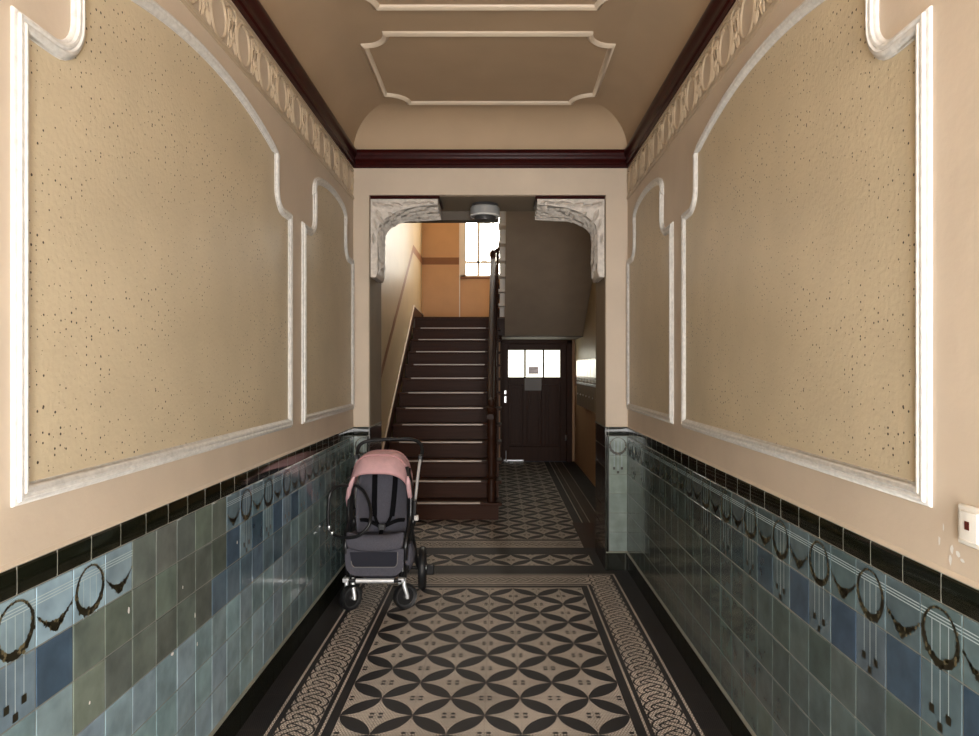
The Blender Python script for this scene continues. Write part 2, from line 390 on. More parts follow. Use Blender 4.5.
def relief_oval(b, mapf, s, z, rs, rz, w):
    ring = [(s + rs * math.cos(2 * PI * k / 28), z + rz * math.sin(2 * PI * k / 28)) for k in range(28)]
    b.sweep(ring, [(-w, .001), (-w * .6, .007), (0, .009), (w * .6, .007), (w, .001)], mapf)
def relief_leaf(b, mapf, s, z, ang, ln, wd, h=.014):
    ca, sa = math.cos(ang), math.sin(ang); rows = []
    for i in range(7):
        t = i / 6; wv = wd * math.sin(PI * min(max(t, .02), .98)) ** .8
        rows.append([mapf(s + ca * ln * t - sa * wv * e, z + sa * ln * t + ca * wv * e, .004 + h * (1 - abs(e)) * math.sin(PI * t) ** .5) for e in (-1, -.5, 0, .5, 1)])
    b.grid(rows)
def frieze(name, mapf, label):
    b = MB()
    y0, y1 = YF, YE - .02
    b.sweep([(y0, 2.905), (y1, 2.905)], [(-.013, 0), (-.012, .009), (-.006, .012), (0, .008), (.006, .011), (.010, .004), (.012, 0)], mapf, closed=False)
    b.sweep([(y0, 3.118), (y1, 3.118)], [(-.007, 0), (-.005, .007), (.005, .007), (.007, 0)], mapf, closed=False)
    k = 0; c = 5.30
    while c > YF + .2:
        relief_oval(b, mapf, c, 3.008, .076, .088, .006)
        for sg in (-1, 1):
            for (ds, dz, ang, ln, wd) in ((.088, -.085, 80, .060, .006), (.096, -.03, 92, .070, .006), (.092, .03, 80, .055, .006), (.108, .0, 105, .075, .005),
                                           (.104, -.088, 70, .075, .005), (.126, -.075, 92, .085, .005), (.118, .04, 70, .05, .006), (.07, .078, 25, .06, .005), (.06, -.085, -12, .07, .005), (.1375, .0, 90, .06, .005), (.1375, -.05, 120, .05, .005)):
                a = math.radians(ang) if sg > 0 else PI - math.radians(ang)
                relief_leaf(b, mapf, c + sg * ds, 3.005 + dz, a, ln, wd, .007)
        for (ds, dz, r) in ((0, .092, .012), (.1375, .075, .013), (.1375, -.04, .010), (.12, .045, .008), (-.12, .045, .008)):
            ring = [[mapf(c + ds + r * q * math.cos(2 * PI * j / 10), 3.005 + dz + r * q * math.sin(2 * PI * j / 10), .001 + .009 * math.sqrt(max(0, 1 - q * q))) for j in range(10)] for q in (1, .8, .5, .05)]
            b.grid(ring, closed=True)
        c -= .275
    return tag(b.build(name, 'relief', smooth=50), label, 'frieze', kind='structure')
frieze('trim_3', left, 'plaster relief frieze of ovals and leaves on the left wall')
frieze('trim_4', right, 'plaster relief frieze of ovals and leaves on the right wall')

# ceiling panel mouldings
def notched(x0, x1, y0, y1, r):
    p = []
    for (cx, cy, a0, a1) in ((x0, y0, 90, 0), (x1, y0, 180, 90), (x1, y1, 270, 180), (x0, y1, 360, 270)):
        p += arc(cx, cy, r, a0, a1, 8)
    return p
cprof = [(-.020, 0), (-.018, .010), (-.008, .016), (0, .022), (.009, .016), (.016, .010), (.020, 0)]
def ceiling_panel(x0, x1, y0, y1, label):
    b = MB()
    b.sweep(notched(x0, x1, y0, y1, .155), cprof, lambda a, c, h: (a, c, ZC - h))
    return tag(b.build('ceiling_moulding', 'cmould', origin=((x0 + x1) / 2, (y0 + y1) / 2, ZC), smooth=50), label, 'ceiling moulding')
ceiling_panel(-.815, .690, 4.10, 5.17, 'pale rectangular ceiling moulding with notched corners nearest the dark end cornice')
ceiling_panel(-.815, .690, .9, 3.80, 'pale ceiling moulding cut off by the top edge of the photo')

# wall panels
wprof = [(.022, 0), (.021, .006), (.016, .008), (.013, .015), (.008, .019), (.001, .020), (-.003, .015), (-.006, .015), (-.010, .019), (-.016, .018), (-.019, .011), (-.025, .009), (-.028, .004), (-.028, 0)]
def panel_outline(c, hw, ni):
    zb, zs = 1.288, 2.397; w = hw - .021; r = .105
    def side(sg):
        p = [(c + sg * w, zb), (c + sg * w, zs)]
        p += [(c + sg * (ni + r), zs)]
        p += [(c + sg * (ni + r - r * math.sin(t)), zs + r - r * math.cos(t)) for t in [PI / 2 * i / 8 for i in range(1, 9)]]
        p += [(c + sg * ni, 2.665)]
        return p
    R_, L_ = side(1), side(-1)
    sag = .125 if ni > .6 else .122
    hc = ni + .012; rad = (hc * hc + sag * sag) / (2 * sag); a = math.asin(min(1, hc / rad)); m = 24
    if ni > .6: top = [(c + rad * math.sin(a - 2 * a * i / m), 2.665 + rad * (math.cos(a - 2 * a * i / m) - math.cos(a))) for i in range(m + 1)]
    else: top = [(c + hc * math.cos(PI * i / m), 2.665 + .12 * math.sin(PI * i / m) ** .8) for i in range(m + 1)]
    return R_ + top + L_[::-1]
def wall_panel(mapf, c, hw, ni, label):
    org = mapf(c, 1.26, 0)
    e = empty('wall_panel', org); tag(e, label, 'wall panel', 'moulded panels on the corridor walls')
    pts = panel_outline(c, hw, ni)
    b = MB(); b.sweep(pts, wprof, mapf); b.build('moulding', 'moulding', e, smooth=45)
    b = MB()
    P = [mapf(s, z, .003) for s, z in pts]
    b.poly(P)
    b.build('plaster_field', 'field', e, smooth=0)
wall_panel(left, 2.717, 1.085, .835, 'large white-framed speckled plaster panel on the left wall')
wall_panel(left, 4.726, .694, .425, 'narrow white-framed plaster panel on the left wall above the pushchair')
wall_panel(right, 2.717, 1.085, .835, 'large white-framed speckled plaster panel on the right wall beside the light switch')
wall_panel(right, 4.726, .694, .425, 'narrow white-framed plaster panel on the right wall beside the opening')

# ------------------------------------------------------------------ tiled dado
T = .15
def jit(c, a=.16):
    q = 1 + rnd.uniform(-a, a); return tuple(max(.003, x * q * (1 + rnd.uniform(-.04, .04))) for x in c)
PALE = (.255, .36, .41); DEEP = (.060, .105, .155); MID = (.14, .20, .24); GREEN = (.105, .150, .145); OLD = (.140, .165, .145); GBLUE = (.155, .225, .245); DGREEN = (.095, .125, .112)
def mixc(a, c, t): t = min(max(t, 0), 1); return tuple(x + (y - x) * t for x, y in zip(a, c))
def tile(b, mapf, s0, s1, z0, z1, col, mi=0, g=.0013):
    s0 += g; s1 -= g; z0 += g; z1 -= g
    h = [.004 + rnd.uniform(-.0004, .0004) for _ in range(4)]; e = .0025
    if s1 - s0 < 3 * e: return
    o = [mapf(s0, z0, .0015), mapf(s1, z0, .0015), mapf(s1, z1, .0015), mapf(s0, z1, .0015)]
    i = [mapf(s0 + e, z0 + e, h[0]), mapf(s1 - e, z0 + e, h[1]), mapf(s1 - e, z1 - e, h[2]), mapf(s0 + e, z1 - e, h[3])]
    if col is None:
        b.add(o + i, [(4, 5, 6, 7), (0, 1, 5, 4), (1, 2, 6, 5), (2, 3, 7, 6), (3, 0, 4, 7)], mi); return
    q = .022; hm = sum(h) / 4
    j = [mapf(s0 + q, z0 + q, hm), mapf(s1 - q, z0 + q, hm), mapf(s1 - q, z1 - q, hm), mapf(s0 + q, z1 - q, hm)] if s1 - s0 > 3 * q else None
    rim = tuple(min(1, x * 1.06 + .002) for x in col); mid = tuple(x * .97 for x in col)
    b.add(o + i, [(0, 1, 5, 4), (1, 2, 6, 5), (2, 3, 7, 6), (3, 0, 4, 7)], mi, rim)
    if j is None: b.add(i, [(0, 1, 2, 3)], mi, col); return
    b.add(j, [(0, 1, 2, 3)], mi, mid)
    for k in range(4):
        n_ = (k + 1) % 4
        b.add([i[k], i[n_], j[n_], j[k]], [(0, 1, 2, 3)], mi, [rim, rim, mid, mid])
HD = .0052
def leaf(b, mapf, s, z, ang, ln, wd, mi):
    ca, sa = math.cos(ang), math.sin(ang)
    b.poly([mapf(s + ca * ln * x - sa * wd * y, z + sa * ln * x + ca * wd * y, HD + .0004) for x, y in ((-.5, 0), (-.25, .42), (.15, .46), (.5, 0), (.15, -.46), (-.25, -.42))], mi)
def rect(b, mapf, s0, s1, z0, z1, h, mi): b.poly([mapf(s0, z0, h), mapf(s1, z0, h), mapf(s1, z1, h), mapf(s0, z1, h)], mi)
def hlines(b, mapf, s0, s1, z0):
    for v in (.70, .75, .80): rect(b, mapf, s0 + .002, s1 - .002, z0 + T * v, z0 + T * v + .0028, HD, 1)
def wreath(b, mapf, s0, z0, clip=None, pend=True):
    cs, cz = s0 + T / 2, z0 + T * .5
    for u in (.30, .5, .70):
        if clip and not (clip[0] < s0 + T * u < clip[1]): continue
        rect(b, mapf, s0 + T * u - .0013, s0 + T * u + .0013, z0, z0 + T * .72, HD, 1)
        if not pend: continue
        zq = z0 - T * (.68 if u != .5 else .88)
        rect(b, mapf, s0 + T * u - .0013, s0 + T * u + .0013, zq, z0, HD, 1)
        rect(b, mapf, s0 + T * u - .009, s0 + T * u + .009, zq - .010, zq + .010, HD + .0004, 2)
    n = 40; R0 = .0625
    wid = lambda a: .0022 + .0070 * (.5 - .5 * math.sin(a)) ** 1.1
    for k in range(n):
        a0, a1 = 2 * PI * k / n, 2 * PI * (k + 1) / n
        pts = [(cs + (R0 + o * wid(a)) * math.cos(a), cz + (R0 + o * wid(a)) * math.sin(a)) for a, o in ((a0, -1), (a1, -1), (a1, 1), (a0, 1))]
        if clip and not all(clip[0] < p[0] < clip[1] for p in pts): continue
        b.poly([mapf(p[0], p[1], HD + .0003) for p in pts], 2)
    for k in range(60):
        a = 2 * PI * k / 60 + rnd.uniform(-.03, .03); low = .5 - .5 * math.sin(a)
        r = R0 + rnd.uniform(-1, 1) * wid(a) * 1.1
        s, z = cs + r * math.cos(a), cz + r * math.sin(a)
        if clip and not (clip[0] + .004 < s < clip[1] - .004): continue
        leaf(b, mapf, s, z, a + PI / 2 + rnd.uniform(-.9, .9), .009 + .007 * low, .005 + .006 * low, 4 if rnd.random() < .3 else 2)
def swag(b, mapf, s0, z0):
    n = 20; top = lambda u: .52 - .24 * (1 - u * u); bot = lambda u: .50 - .43 * (1 - abs(u)) ** .85
    for k in range(n):
        u0, u1 = -1 + 2 * k / n, -1 + 2 * (k + 1) / n
        b.poly([mapf(s0 + T * (u + 1) / 2, z0 + T * (v(u) + d), HD + .0003) for u, v, d in ((u0, bot, .01), (u1, bot, .01), (u1, top, 0), (u0, top, 0))], 2)
    for k in range(46):
        u = rnd.triangular(-.98, .98, 0); v = bot(u) + (top(u) - bot(u)) * rnd.random()
        leaf(b, mapf, s0 + T * (u + 1) / 2, z0 + T * v, rnd.uniform(-PI, PI), .012, .008, 4 if rnd.random() < .3 else 2)

def dado(parent, mapf, off, y0, y1, colf, plain):
    b = MB()
    b.poly([mapf(y0, .15, .002), mapf(y1, .15, .002), mapf(y1, 1.05, .002), mapf(y0, 1.05, .002)], 3)
    k0 = math.floor((y0 - off) / T); k = k0
    while off + k * T < y1:
        s0, s1 = max(off + k * T, y0), min(off + (k + 1) * T, y1)
        for r in range(6):
            z1 = 1.05 - r * T
            tile(b, mapf, s0, s1, z1 - T, z1, jit(colf(k, r, (s0 + s1) / 2)))
        if not plain(k, 0, (s0 + s1) / 2) and s1 - s0 > .1 and off + k * T > .6:
            hlines(b, mapf, s0, s1, .9)
            if k % 2 == 0:
                wreath(b, mapf, off + k * T, .9, (y0, y1), not plain(k, 1, (s0 + s1) / 2))
            else: swag(b, mapf, off + k * T, .9)
        k += 1
    o = b.build('glazed_tiles', ['tile', 'tline', 'tleaf', 'grout', 'tleafb'], parent, smooth=0)
    return o
def cap(parent, mapf, off, y0, y1):
    b = MB(); b.poly([mapf(y0, 1.052, .0045), mapf(y1, 1.052, .0045), mapf(y1, 1.121, .0045), mapf(y0, 1.121, .0045)], 1)
    k = math.floor((y0 - off) / T)
    while off + k * T < y1:
        s0, s1 = max(off + k * T, y0), min(off + (k + 1) * T, y1)
        if s1 - s0 > .012:
            g = .0017; s0 += g; s1 -= g
            pr = [(1.051, .002), (1.053, .005), (1.060, .0065), (1.110, .0065), (1.118, .005), (1.122, .002)]
            b.prism(pr, lambda a, c, h: mapf(h, a, c), s0, s1, 0)
        if y0 < off + k * T < y1: b.box(*[q for p in zip(mapf(off + k * T - .0010, 1.053, .0030), mapf(off + k * T + .0010, 1.119, .0068)) for q in (min(p), max(p))], 1)
        k += 1
    b.build('black_cap_tiles', ['black', 'fillet'], parent, smooth=40)
    b = MB(); b.prism([(1.121, 0), (1.121, .0055), (1.124, .0055), (1.130, .002), (1.132, 0)], lambda a, c, h: mapf(h, a, c), y0, y1)
    b.build('plaster_edge', 'plaster', parent, smooth=30)
def base(name, mapf, off, y0, y1, label):
    b = MB(); b.poly([mapf(y0, 0, .001), mapf(y1, 0, .001), mapf(y1, .15, .001), mapf(y0, .15, .001)], 1)
    k = math.floor((y0 - off) / T)
    while off + k * T < y1:
        s0, s1 = max(off + k * T, y0), min(off + (k + 1) * T, y1)
        if s1 - s0 > .012: tile(b, mapf, s0, s1, 0, .138, None, 0)
        k += 1
    b.prism([(.138, .0), (.138, .011), (.145, .013), (.150, .008), (.152, 0)], lambda a, c, h: mapf(h, a, c), y0, y1, 2)
    return tag(b.build(name, ['black', 'grout', 'fillet'], smooth=30), label, 'baseboard', kind='structure')

OL, OR = 1.5585, 1.5146
def plainL(k, r, s):
    if r == 0: return 2.15 < s < 2.92
    if r in (1, 2): return 1.85 < s < (2.92 if r == 1 else 2.78)
    return False
def colL(k, r, s):
    if plainL(k, r, s): return mixc(OLD, (.10, .125, .112), rnd.random())
    if r == 0: return mixc(mixc(PALE, MID, (s - 2.6) / .5), GREEN, (s - 3.6) / 1.2)
    if r == 1:
        c = DEEP if k % 2 else mixc(PALE, DEEP, .45)
        return mixc(c, GREEN, (s - 3.9) / 1.0)
    c = mixc(PALE, GBLUE, .25 + .5 * rnd.random()); 
    if r == 2 and 2.8 < s < 3.6: c = mixc(DEEP, GBLUE, .35)
    return mixc(c, GREEN, (s - 3.2) / 1.6)
def colR(k, r, s): return tuple(x * .66 for x in colR0(k, r, s))  # shade of the right side put into the glaze colour by darkening
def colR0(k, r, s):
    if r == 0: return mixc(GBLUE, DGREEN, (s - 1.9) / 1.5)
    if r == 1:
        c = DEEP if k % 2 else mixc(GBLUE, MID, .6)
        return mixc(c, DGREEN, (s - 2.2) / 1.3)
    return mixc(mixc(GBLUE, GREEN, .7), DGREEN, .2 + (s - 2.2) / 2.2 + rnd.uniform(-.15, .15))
dado(WLo, left, OL, YF, YE, colL, plainL); cap(WLo, left, 1.638, YF, YE)
base('baseboard_left', left, OL, YF, YE, 'black tiled skirting along the left wall')
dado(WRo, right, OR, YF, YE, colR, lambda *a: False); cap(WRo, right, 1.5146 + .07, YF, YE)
base('baseboard_right', right, OR, YF, YE, 'black tiled skirting along the right wall')
# faces of the portal piers
PG = (.21, .255, .225)
for (a0, a1, e0, e1, w0) in ((XL, PL - .014, PL - .014, PL, XL + .004), (PR + .02, XR, PR, PR + .02, PR + .018)):
    b = MB(); rect(b, front, a0, a1, .15, 1.05, .002, 3)
    for r in range(6): tile(b, front, a0 + .003, a1 - .003, 1.05 - (r + 1) * T, 1.05 - r * T, jit(PG, .05))
    wreath(b, front, w0, .9, (a0, a1))
    b.build('glazed_tiles', ['tile', 'tline', 'tleaf', 'grout', 'tleafb'], WE, smooth=0)
    cap(WE, front, a0, min(a0, e0), max(a1, e1))
    b = MB(); b.box(min(e0, e1), max(e0, e1), YE - .010, YE, .0, 1.05); b.build('black_edge_tiles', 'black', WE, smooth=0, bevel=.004)
base('baseboard_end', front, XL, XL, PL, 'black tiled plinth of the left pier')
base('baseboard_pier', front, PR, PR, XR, 'black tiled plinth of the right pier')
# missing glaze chips on the left tiles
b = MB()
for (s, z, a, c) in ((2.135, .845, .006, .011), (1.93, .66, .004, .005), (2.50, .80, .003, .006), (2.42, .595, .011, .006), (2.62, .55, .004, .008), (2.60, .665, .003, .01), (3.02, .83, .004, .008)):
    b.poly([left(s + a * math.cos(2 * PI * i / 9) * rnd.uniform(.8, 1.2), z + c * math.sin(2 * PI * i / 9) * rnd.uniform(.8, 1.2), .0056) for i in range(9)])
b.build('glaze_chips', 'chip', WLo, smooth=0)

# ------------------------------------------------------------------ floor
b = MB()   # 0 light 1 dark 2 black 3 red 4 brown
CX, FW = -.0625, .66; TW = FW / 4; TY = .1665; FE = 5.04
b.poly([(SL - .2, YF - .3, 0), (SR + .2, YF - .3, 0), (SR + .2, 12.3, 0), (SL - .2, 12.3, 0)], 2)
def fr(x0, x1, y0, y1, mi, z=.0005): b.poly([(x0, y0, z), (x1, y0, z), (x1, y1, z), (x0, y1, z)], mi)
def petals(x0, nx, y0, ny, par=0, clip=None):
    w = TW / 2; fl = []
    for i in range(nx):
        for j in range(ny):
            ax, ay = x0 + i * TW, y0 + j * TY
            up = (i + j + par) % 2 == 0
            p, q = ((ax, ay), (ax + TW, ay + TY)) if up else ((ax, ay + TY), (ax + TW, ay))
            d = Vector((q[0] - p[0], q[1] - p[1])); L_ = d.length; d.normalize(); nn = Vector((-d.y, d.x)); c = (Vector(p) + Vector(q)) / 2
            # two arcs; half width about .19 of the length
            hw = .185 * L_; R_ = (L_ * L_ / 4 + hw * hw) / (2 * hw); am = math.asin(.487 * L_ / R_)
            pts = []
            for sg in (1, -1):
                for k in range(13):
                    t = -am + 2 * am * k / 12; al = R_ * math.sin(t) * sg; pe = (R_ * math.cos(t) - (R_ - hw)) * sg
                    v = c + d * al + nn * pe * .96; pts.append((v.x, v.y, .0012))
            b.poly(pts, 1)
    for i in range(nx + 1):
        for j in range(ny + 1):
            if (i + j + par) % 2 == 0: continue
            ax, ay = x0 + i * TW, y0 + j * TY
            for (dx, dy) in ((-.020, -.015), (.020, -.015), (-.020, .015), (.020, .015)):
                s = .0085
                if x0 + .004 < ax + dx - s and ax + dx + s < x0 + nx * TW - .004 and y0 < ay + dy - s and ay + dy + s < y0 + ny * TY:
                    fr(ax + dx - s * 1.25, ax + dx + s * 1.25, ay + dy - s, ay + dy + s, 1, .0012)
    # fine joints
    for i in range(nx + 1): fr(x0 + i * TW - .0007, x0 + i * TW + .0007, y0, y0 + ny * TY, 4, .0009)
    for j in range(ny + 1): fr(x0, x0 + nx * TW, y0 + j * TY - .0007, y0 + j * TY + .0007, 4, .0009)
def braid(p0, p1, half, phase=0):
    """interlaced three-strand border between two points"""
    p0 = Vector(p0); p1 = Vector(p1); L_ = (p1 - p0).length; d = (p1 - p0) / L_; nn = Vector((-d.y, d.x))
    P = .255; A = half - .021; n = int(L_ / .0085)
    for k in range(3):
        f = lambda s: 2 * PI * s / P + 2 * PI * k / 3 + phase
        rows = []
        for i in range(n + 1):
            s = L_ * i / n; ph = f(s)
            tri = math.cos(ph) + .0 * math.cos(3 * ph)
            u = A * tri; du = -A * math.sin(ph) * 2 * PI / P
            z = .0022 + .0008 * math.sin(2 * ph)
            tl = math.hypot(1, du); nx_, ny_ = -du / tl, 1 / tl
            row = []
            for o in (-.0215, -.0125, .0125, .0215):
                q = p0 + d * (s + nx_ * o) + nn * (u + ny_ * o); row.append((q.x, q.y, z - (.0002 if abs(o) > .02 else 0)))
            rows.append(row)
        for c, mi in ((0, 1), (1, 0), (2, 1)): b.grid([[r[c], r[c + 1]] for r in rows], mi)
# main field
ny = 39; fy0 = FE - ny * TW
fr(CX - FW, CX + FW, fy0, FE, 0)
petals(CX - FW, 8, 3.187 - 20 * TY, 31, par=0)
# side borders and the border across the end
x_in = FW
for sg in (-1, 1):
    X = lambda q: CX + sg * q
    def band(q0, q1, mi, y1, z=.0005): fr(min(X(q0), X(q1)), max(X(q0), X(q1)), fy0, y1, mi, z)
    band(FW, .704, 1, FE + .044)
    band(.704, .716, 0, FE + .056, .0006); band(.716, .738, 1, FE + .078, .0006)
    band(.738, .910, 0, 5.335, .0006)
    band(.910, .936, 1, 5.36, .0006); band(.936, .949, 0, 5.372, .0006); band(.949, 1.07, 2, 5.46)
    braid((X(.824), fy0), (X(.824), 5.33), .086, .4)
fr(CX - .738, CX + .738, FE, FE + .044, 1); fr(CX - .716, CX + .716, FE + .044, FE + .056, 0, .0007); fr(CX - .738, CX + .738, FE + .056, FE + .078, 1, .0007)
fr(CX - .738, CX + .738, FE + .078, 5.335, 0, .0008); braid((CX - .73, FE + .185), (CX + .73, FE + .185), .086)
fr(CX - .93, CX + .93, 5.335, 5.36, 1, .0007); fr(CX - .949, CX + .949, 5.36, 5.372, 0, .0007)
fr(XL, XR, 5.372, 5.47, 2, .0007)
# band under the opening
fr(PL, PR, 5.47, 6.44, 1, .0005)
nx = 10; X0 = CX - nx * TW / 2
fr(X0, X0 + nx * TW, 5.60, 5.60 + 2 * TY, 0, .0006); petals(X0, nx, 5.60, 2, par=0)
fr(SL, .765, 6.16, 6.40, 0, .0007); braid((SL + .1, 6.28), (.74, 6.28), .086)
fr(SL, .82, 6.40, 6.44, 1, .0008)
# rear hall
HX = -.0625 - 7 * TW; 
fr(HX, .81, 6.45, 11.8, 0, .0006); petals(HX, 12, 6.46, 32, par=1)
fr(.765, .85, 6.45, 11.8, 1, .0014); fr(.85, .862, 6.45, 11.8, 0, .0015); fr(.862, .88, 6.45, 11.8, 2, .0015)
fr(.88, SR, 7.15, 11.8, 4, .0015); fr(.93, .937, 7.15, 11.8, 0, .0018); fr(1.06, 1.067, 7.15, 11.8, 0, .0018); fr(1.07, SR, 7.15, 11.8, 2, .0018)
fr(.75, SR, 6.15, 7.15, 3, .0022)
# joints of the dark edge tiles
yy = fy0
while yy < 5.4:
    fr(XL, CX - .95, yy - .0008, yy + .0008, 4, .0012); fr(CX + .95, XR, yy - .0008, yy + .0008, 4, .0012); yy += TW
tag(b.build('floor', ['fl_light', 'fl_dark', 'fl_black', 'fl_red', 'fl_brown'], smooth=0), 'patterned cement tile floor with petal circles and braided borders', 'floor', kind='structure')

# ------------------------------------------------------------------ portal brackets
def bracket(x0, sg, label):
    e = empty('stucco_bracket', (x0, 5.5, PH)); tag(e, label, 'bracket', 'stucco brackets in the opening')
    Y0, Y1, ZT = 5.485, 5.83, 2.905
    outer = [(0.004, .0), (.53, .0)]
    curve = spline([(.530, .034, 0), (.45, .040, 0), (.388, .048, 0), (.28, .068, 0), (.196, .096, 0), (.122, .143, 0), (.068, .200, 0), (.054, .26, 0), (.052, .35, 0), (.052, .44, 0), (.052, .58, 0)], 5)
    cv = [(p.x, p.y) for p in curve]
    pr = outer + cv + [(.045, .612), (.004, .612)]
    mp = lambda a, c, h: (x0 + sg * a, h, ZT - c)
    sm = lambda t: (lambda q: q * q * (3 - 2 * q))(min(1, max(0, t)))
    slant = lambda a, c: .05 * sm((a - .045) / .42) if c > .01 else 0
    n = len(pr); b = MB()
    b.add([mp(a, c, Y0) for a, c in pr] + [mp(a, c + slant(a, c), Y1) for a, c in pr], [tuple(range(n)), tuple(range(n, 2 * n))] + [(i, (i + 1) % n, n + (i + 1) % n, n + i) for i in range(n)])
    # raised rims along both edges of the curved underside
    for yy, kq in ((Y0 + .006, 0), (Y1 - .006, 1)): b.tube([mp(a, c + kq * slant(a, c), yy) for a, c in cv], .009, 8)
    b.build('body', 'stucco', e, smooth=35)
    # foliage relief on the face and on the underside
    b = MB(); ff = lambda s, z, h: mp(s, z, Y0 - h + .003)
    for (s, z, an, ln, wd) in ((.03, .03, 20, .10, .022), (.05, .08, 70, .10, .022), (.10, .05, 10, .09, .02), (.14, .10, 40, .05, .016), (.16, .03, 15, .10, .018), (.25, .04, -8, .09, .016),
                               (.03, .15, 75, .10, .016), (.06, .13, 50, .07, .018), (.30, .02, 12, .09, .014), (.38, .035, -8, .09, .012), (.46, .02, 20, .05, .012), (.025, .26, 88, .10, .014), (.02, .02, 45, .06, .02)):
        relief_leaf(b, ff, s, z, math.radians(an), ln, wd, .022)
    b.build('face_relief', 'stucco', e, smooth=60); b = MB()
    for i in range(0, len(cv) - 3, 2):
        a0, c0 = cv[i]; a1, c1 = cv[i + 2]
        tx, tz = a1 - a0, c1 - c0; L_ = math.hypot(tx, tz); tx /= L_; tz /= L_
        if L_ > .2: continue
        for yc in (Y0 + .07, Y0 + .14, Y0 + .21, Y0 + .28):
            def uf(s, q, h, a0=a0, c0=c0, tx=tx, tz=tz, yc=yc):
                return mp(a0 + tx * s + tz * h, c0 + tz * s - tx * h + slant(a0, c0) * (yc + q - Y0) / (Y1 - Y0), yc + q)
            relief_leaf(b, uf, 0, 0, rnd.uniform(-.9, .9), rnd.uniform(.05, .09), .018, .016)
    b.build('soffit_relief', 'stucco', e, smooth=60)
    b = MB(); b.box(min(x0 + sg * .002, x0 + sg * .545), max(x0 + sg * .002, x0 + sg * .545), 5.475, 5.85, 2.906, 2.928)
    b.build('dark_top_strip', 'cornice', e, smooth=0, bevel=.004)  # dark strip across the gap between bracket and lintel
bracket(PL + .006, 1, 'silvery stucco bracket in the left corner of the opening')
bracket(PR - .006, -1, 'silvery stucco bracket in the right corner of the opening')

# ceiling lamp under the lintel
e = empty('ceiling_lamp', (-.111, 5.757, PH)); tag(e, 'round grey drum ceiling lamp under the lintel between the brackets', 'lamp')
b = MB(); b.lathe([(.085, 2.929), (.108, 2.925), (.112, 2.905), (.100, 2.900)], (-.111, 5.757, 0), n=40); b.build('base_plate', 'dgrey', e)
b = MB(); b.lathe([(.108, 2.905), (.120, 2.895), (.120, 2.835), (.112, 2.826), (.06, 2.822), (.001, 2.821)], (-.111, 5.757, 0), n=40); b.build('diffuser', 'lampglass', e)
b = MB(); b.tube([(-.111 + .116 * math.cos(2 * PI * k / 40), 5.757 + .116 * math.sin(2 * PI * k / 40), 2.829) for k in range(40)], .007, 8, closed=True); b.build('rim_ring', 'lampring', e)
b = MB(); b.lathe([(.088, 2.824), (.09, 2.818), (.086, 2.790), (.001, 2.786)], (-.111, 5.757, 0), n=32); b.build('sensor_cap', 'dgrey', e)

# light switch
sx = XR
e = empty('light_switch', (sx, 1.50, 1.207)); tag(e, 'cream light switch with red indicator on the right wall', 'switch')
b = MB(); b.box(sx - .012, sx, 1.434, 1.520, 1.205, 1.291); b.build('frame', 'plastic', e, bevel=.004)
b = MB(); b.prism([(1.449, .012), (1.505, .012), (1.505, .018), (1.477, .020), (1.449, .018)], lambda a, c, h: (sx - c, a, h), 1.218, 1.280); b.build('rocker', 'plastic', e, bevel=.002)
b = MB(); b.box(sx - .0205, sx - .017, 1.470, 1.484, 1.242, 1.260); b.build('indicator', 'red', e, smooth=0)
# flaked paint under the switch
b = MB()
for (s, z, a, c) in ((1.555, 1.18, .006, .010), (1.535, 1.175, .010, .006), (1.56, 1.155, .005, .012), (1.52, 1.165, .008, .004), (1.60, 1.19, .004, .012), (1.585, 1.225, .003, .009)):
    b.poly([right(s + a * math.cos(2 * PI * i / 7) * rnd.uniform(.6, 1.3), z + c * math.sin(2 * PI * i / 7) * rnd.uniform(.6, 1.3), .0008) for i in range(7)])
b.build('flaked_paint', 'chip', WRo, smooth=0)

# ------------------------------------------------------------------ staircase
SX0, SX1 = SL + .03, -.01
st = empty('staircase', (-.65, SY, 0)); tag(st, 'dark brown wooden staircase rising to the bright landing', 'staircase')
for k in range(NS):
    z = (k + 1) * RS; y = SY + k * TR
    if k < NS - 1:
        b = MB(); b.box(SX0, SX1 + .045, y - .028, y + TR + .01, z - .032, z)
        t = b.build('tread', 'swood', st, smooth=0, bevel=.006)
        b = MB(); b.prism([(y - .0305, z - .011), (y - .0305, z + .0025), (y + .022, z + .0025), (y + .022, z), (y - .0285, z - .001), (y - .0285, z - .011)], lambda a, c, h: (h, a, c), -1.15, -.19)
        b.build('nosing_strip', 'strip', t, smooth=0)
    b = MB(); b.box(SX0, SX1, y, y + .022, z - RS, z - .030); b.build('riser', 'swood', st, smooth=0)
# open string at the hall side with its bracket ends
b = MB(); pr = [(SY - .005, 0)]
for k in range(NS):
    pr += [(SY - .005 + k * TR, (k + 1) * RS - .034), (SY - .005 + (k + 1) * TR, (k + 1) * RS - .034)] if k < NS - 1 else [(LY, NS * RS - .034)]
pr += [(LY, LZ - .32), (SY + .55, 0)]
b.prism(pr, lambda a, c, h: (h, a, c), SX1 - .03, SX1 + .012)
b.build('string_board', 'swood', st, smooth=0)
b = MB(); b.add([(SX1 - .01, SY + .5, 0), (SX1 - .01, 11.8, 0), (SX1 - .01, 11.8, LZ - .3), (SX1 - .01, LY, LZ - .32)], [(0, 1, 2, 3)])
b.build('spandrel_panel', 'dwood', st, smooth=0)
# landing slab
b = MB(); b.box(SL, SR, LY, WY + .06, LZ - .30, LZ - .02, 2); b.box(SL, SX1, LY - .028, LY + .03, LZ - .03, LZ, 1); b.box(SL, SR, LY + .03, WY + .06, LZ - .02, LZ, 1)
tag(b.build('floor_landing', ['taupe', 'swood', 'beam'], smooth=0), 'half landing of the staircase below the window', 'landing', kind='structure')

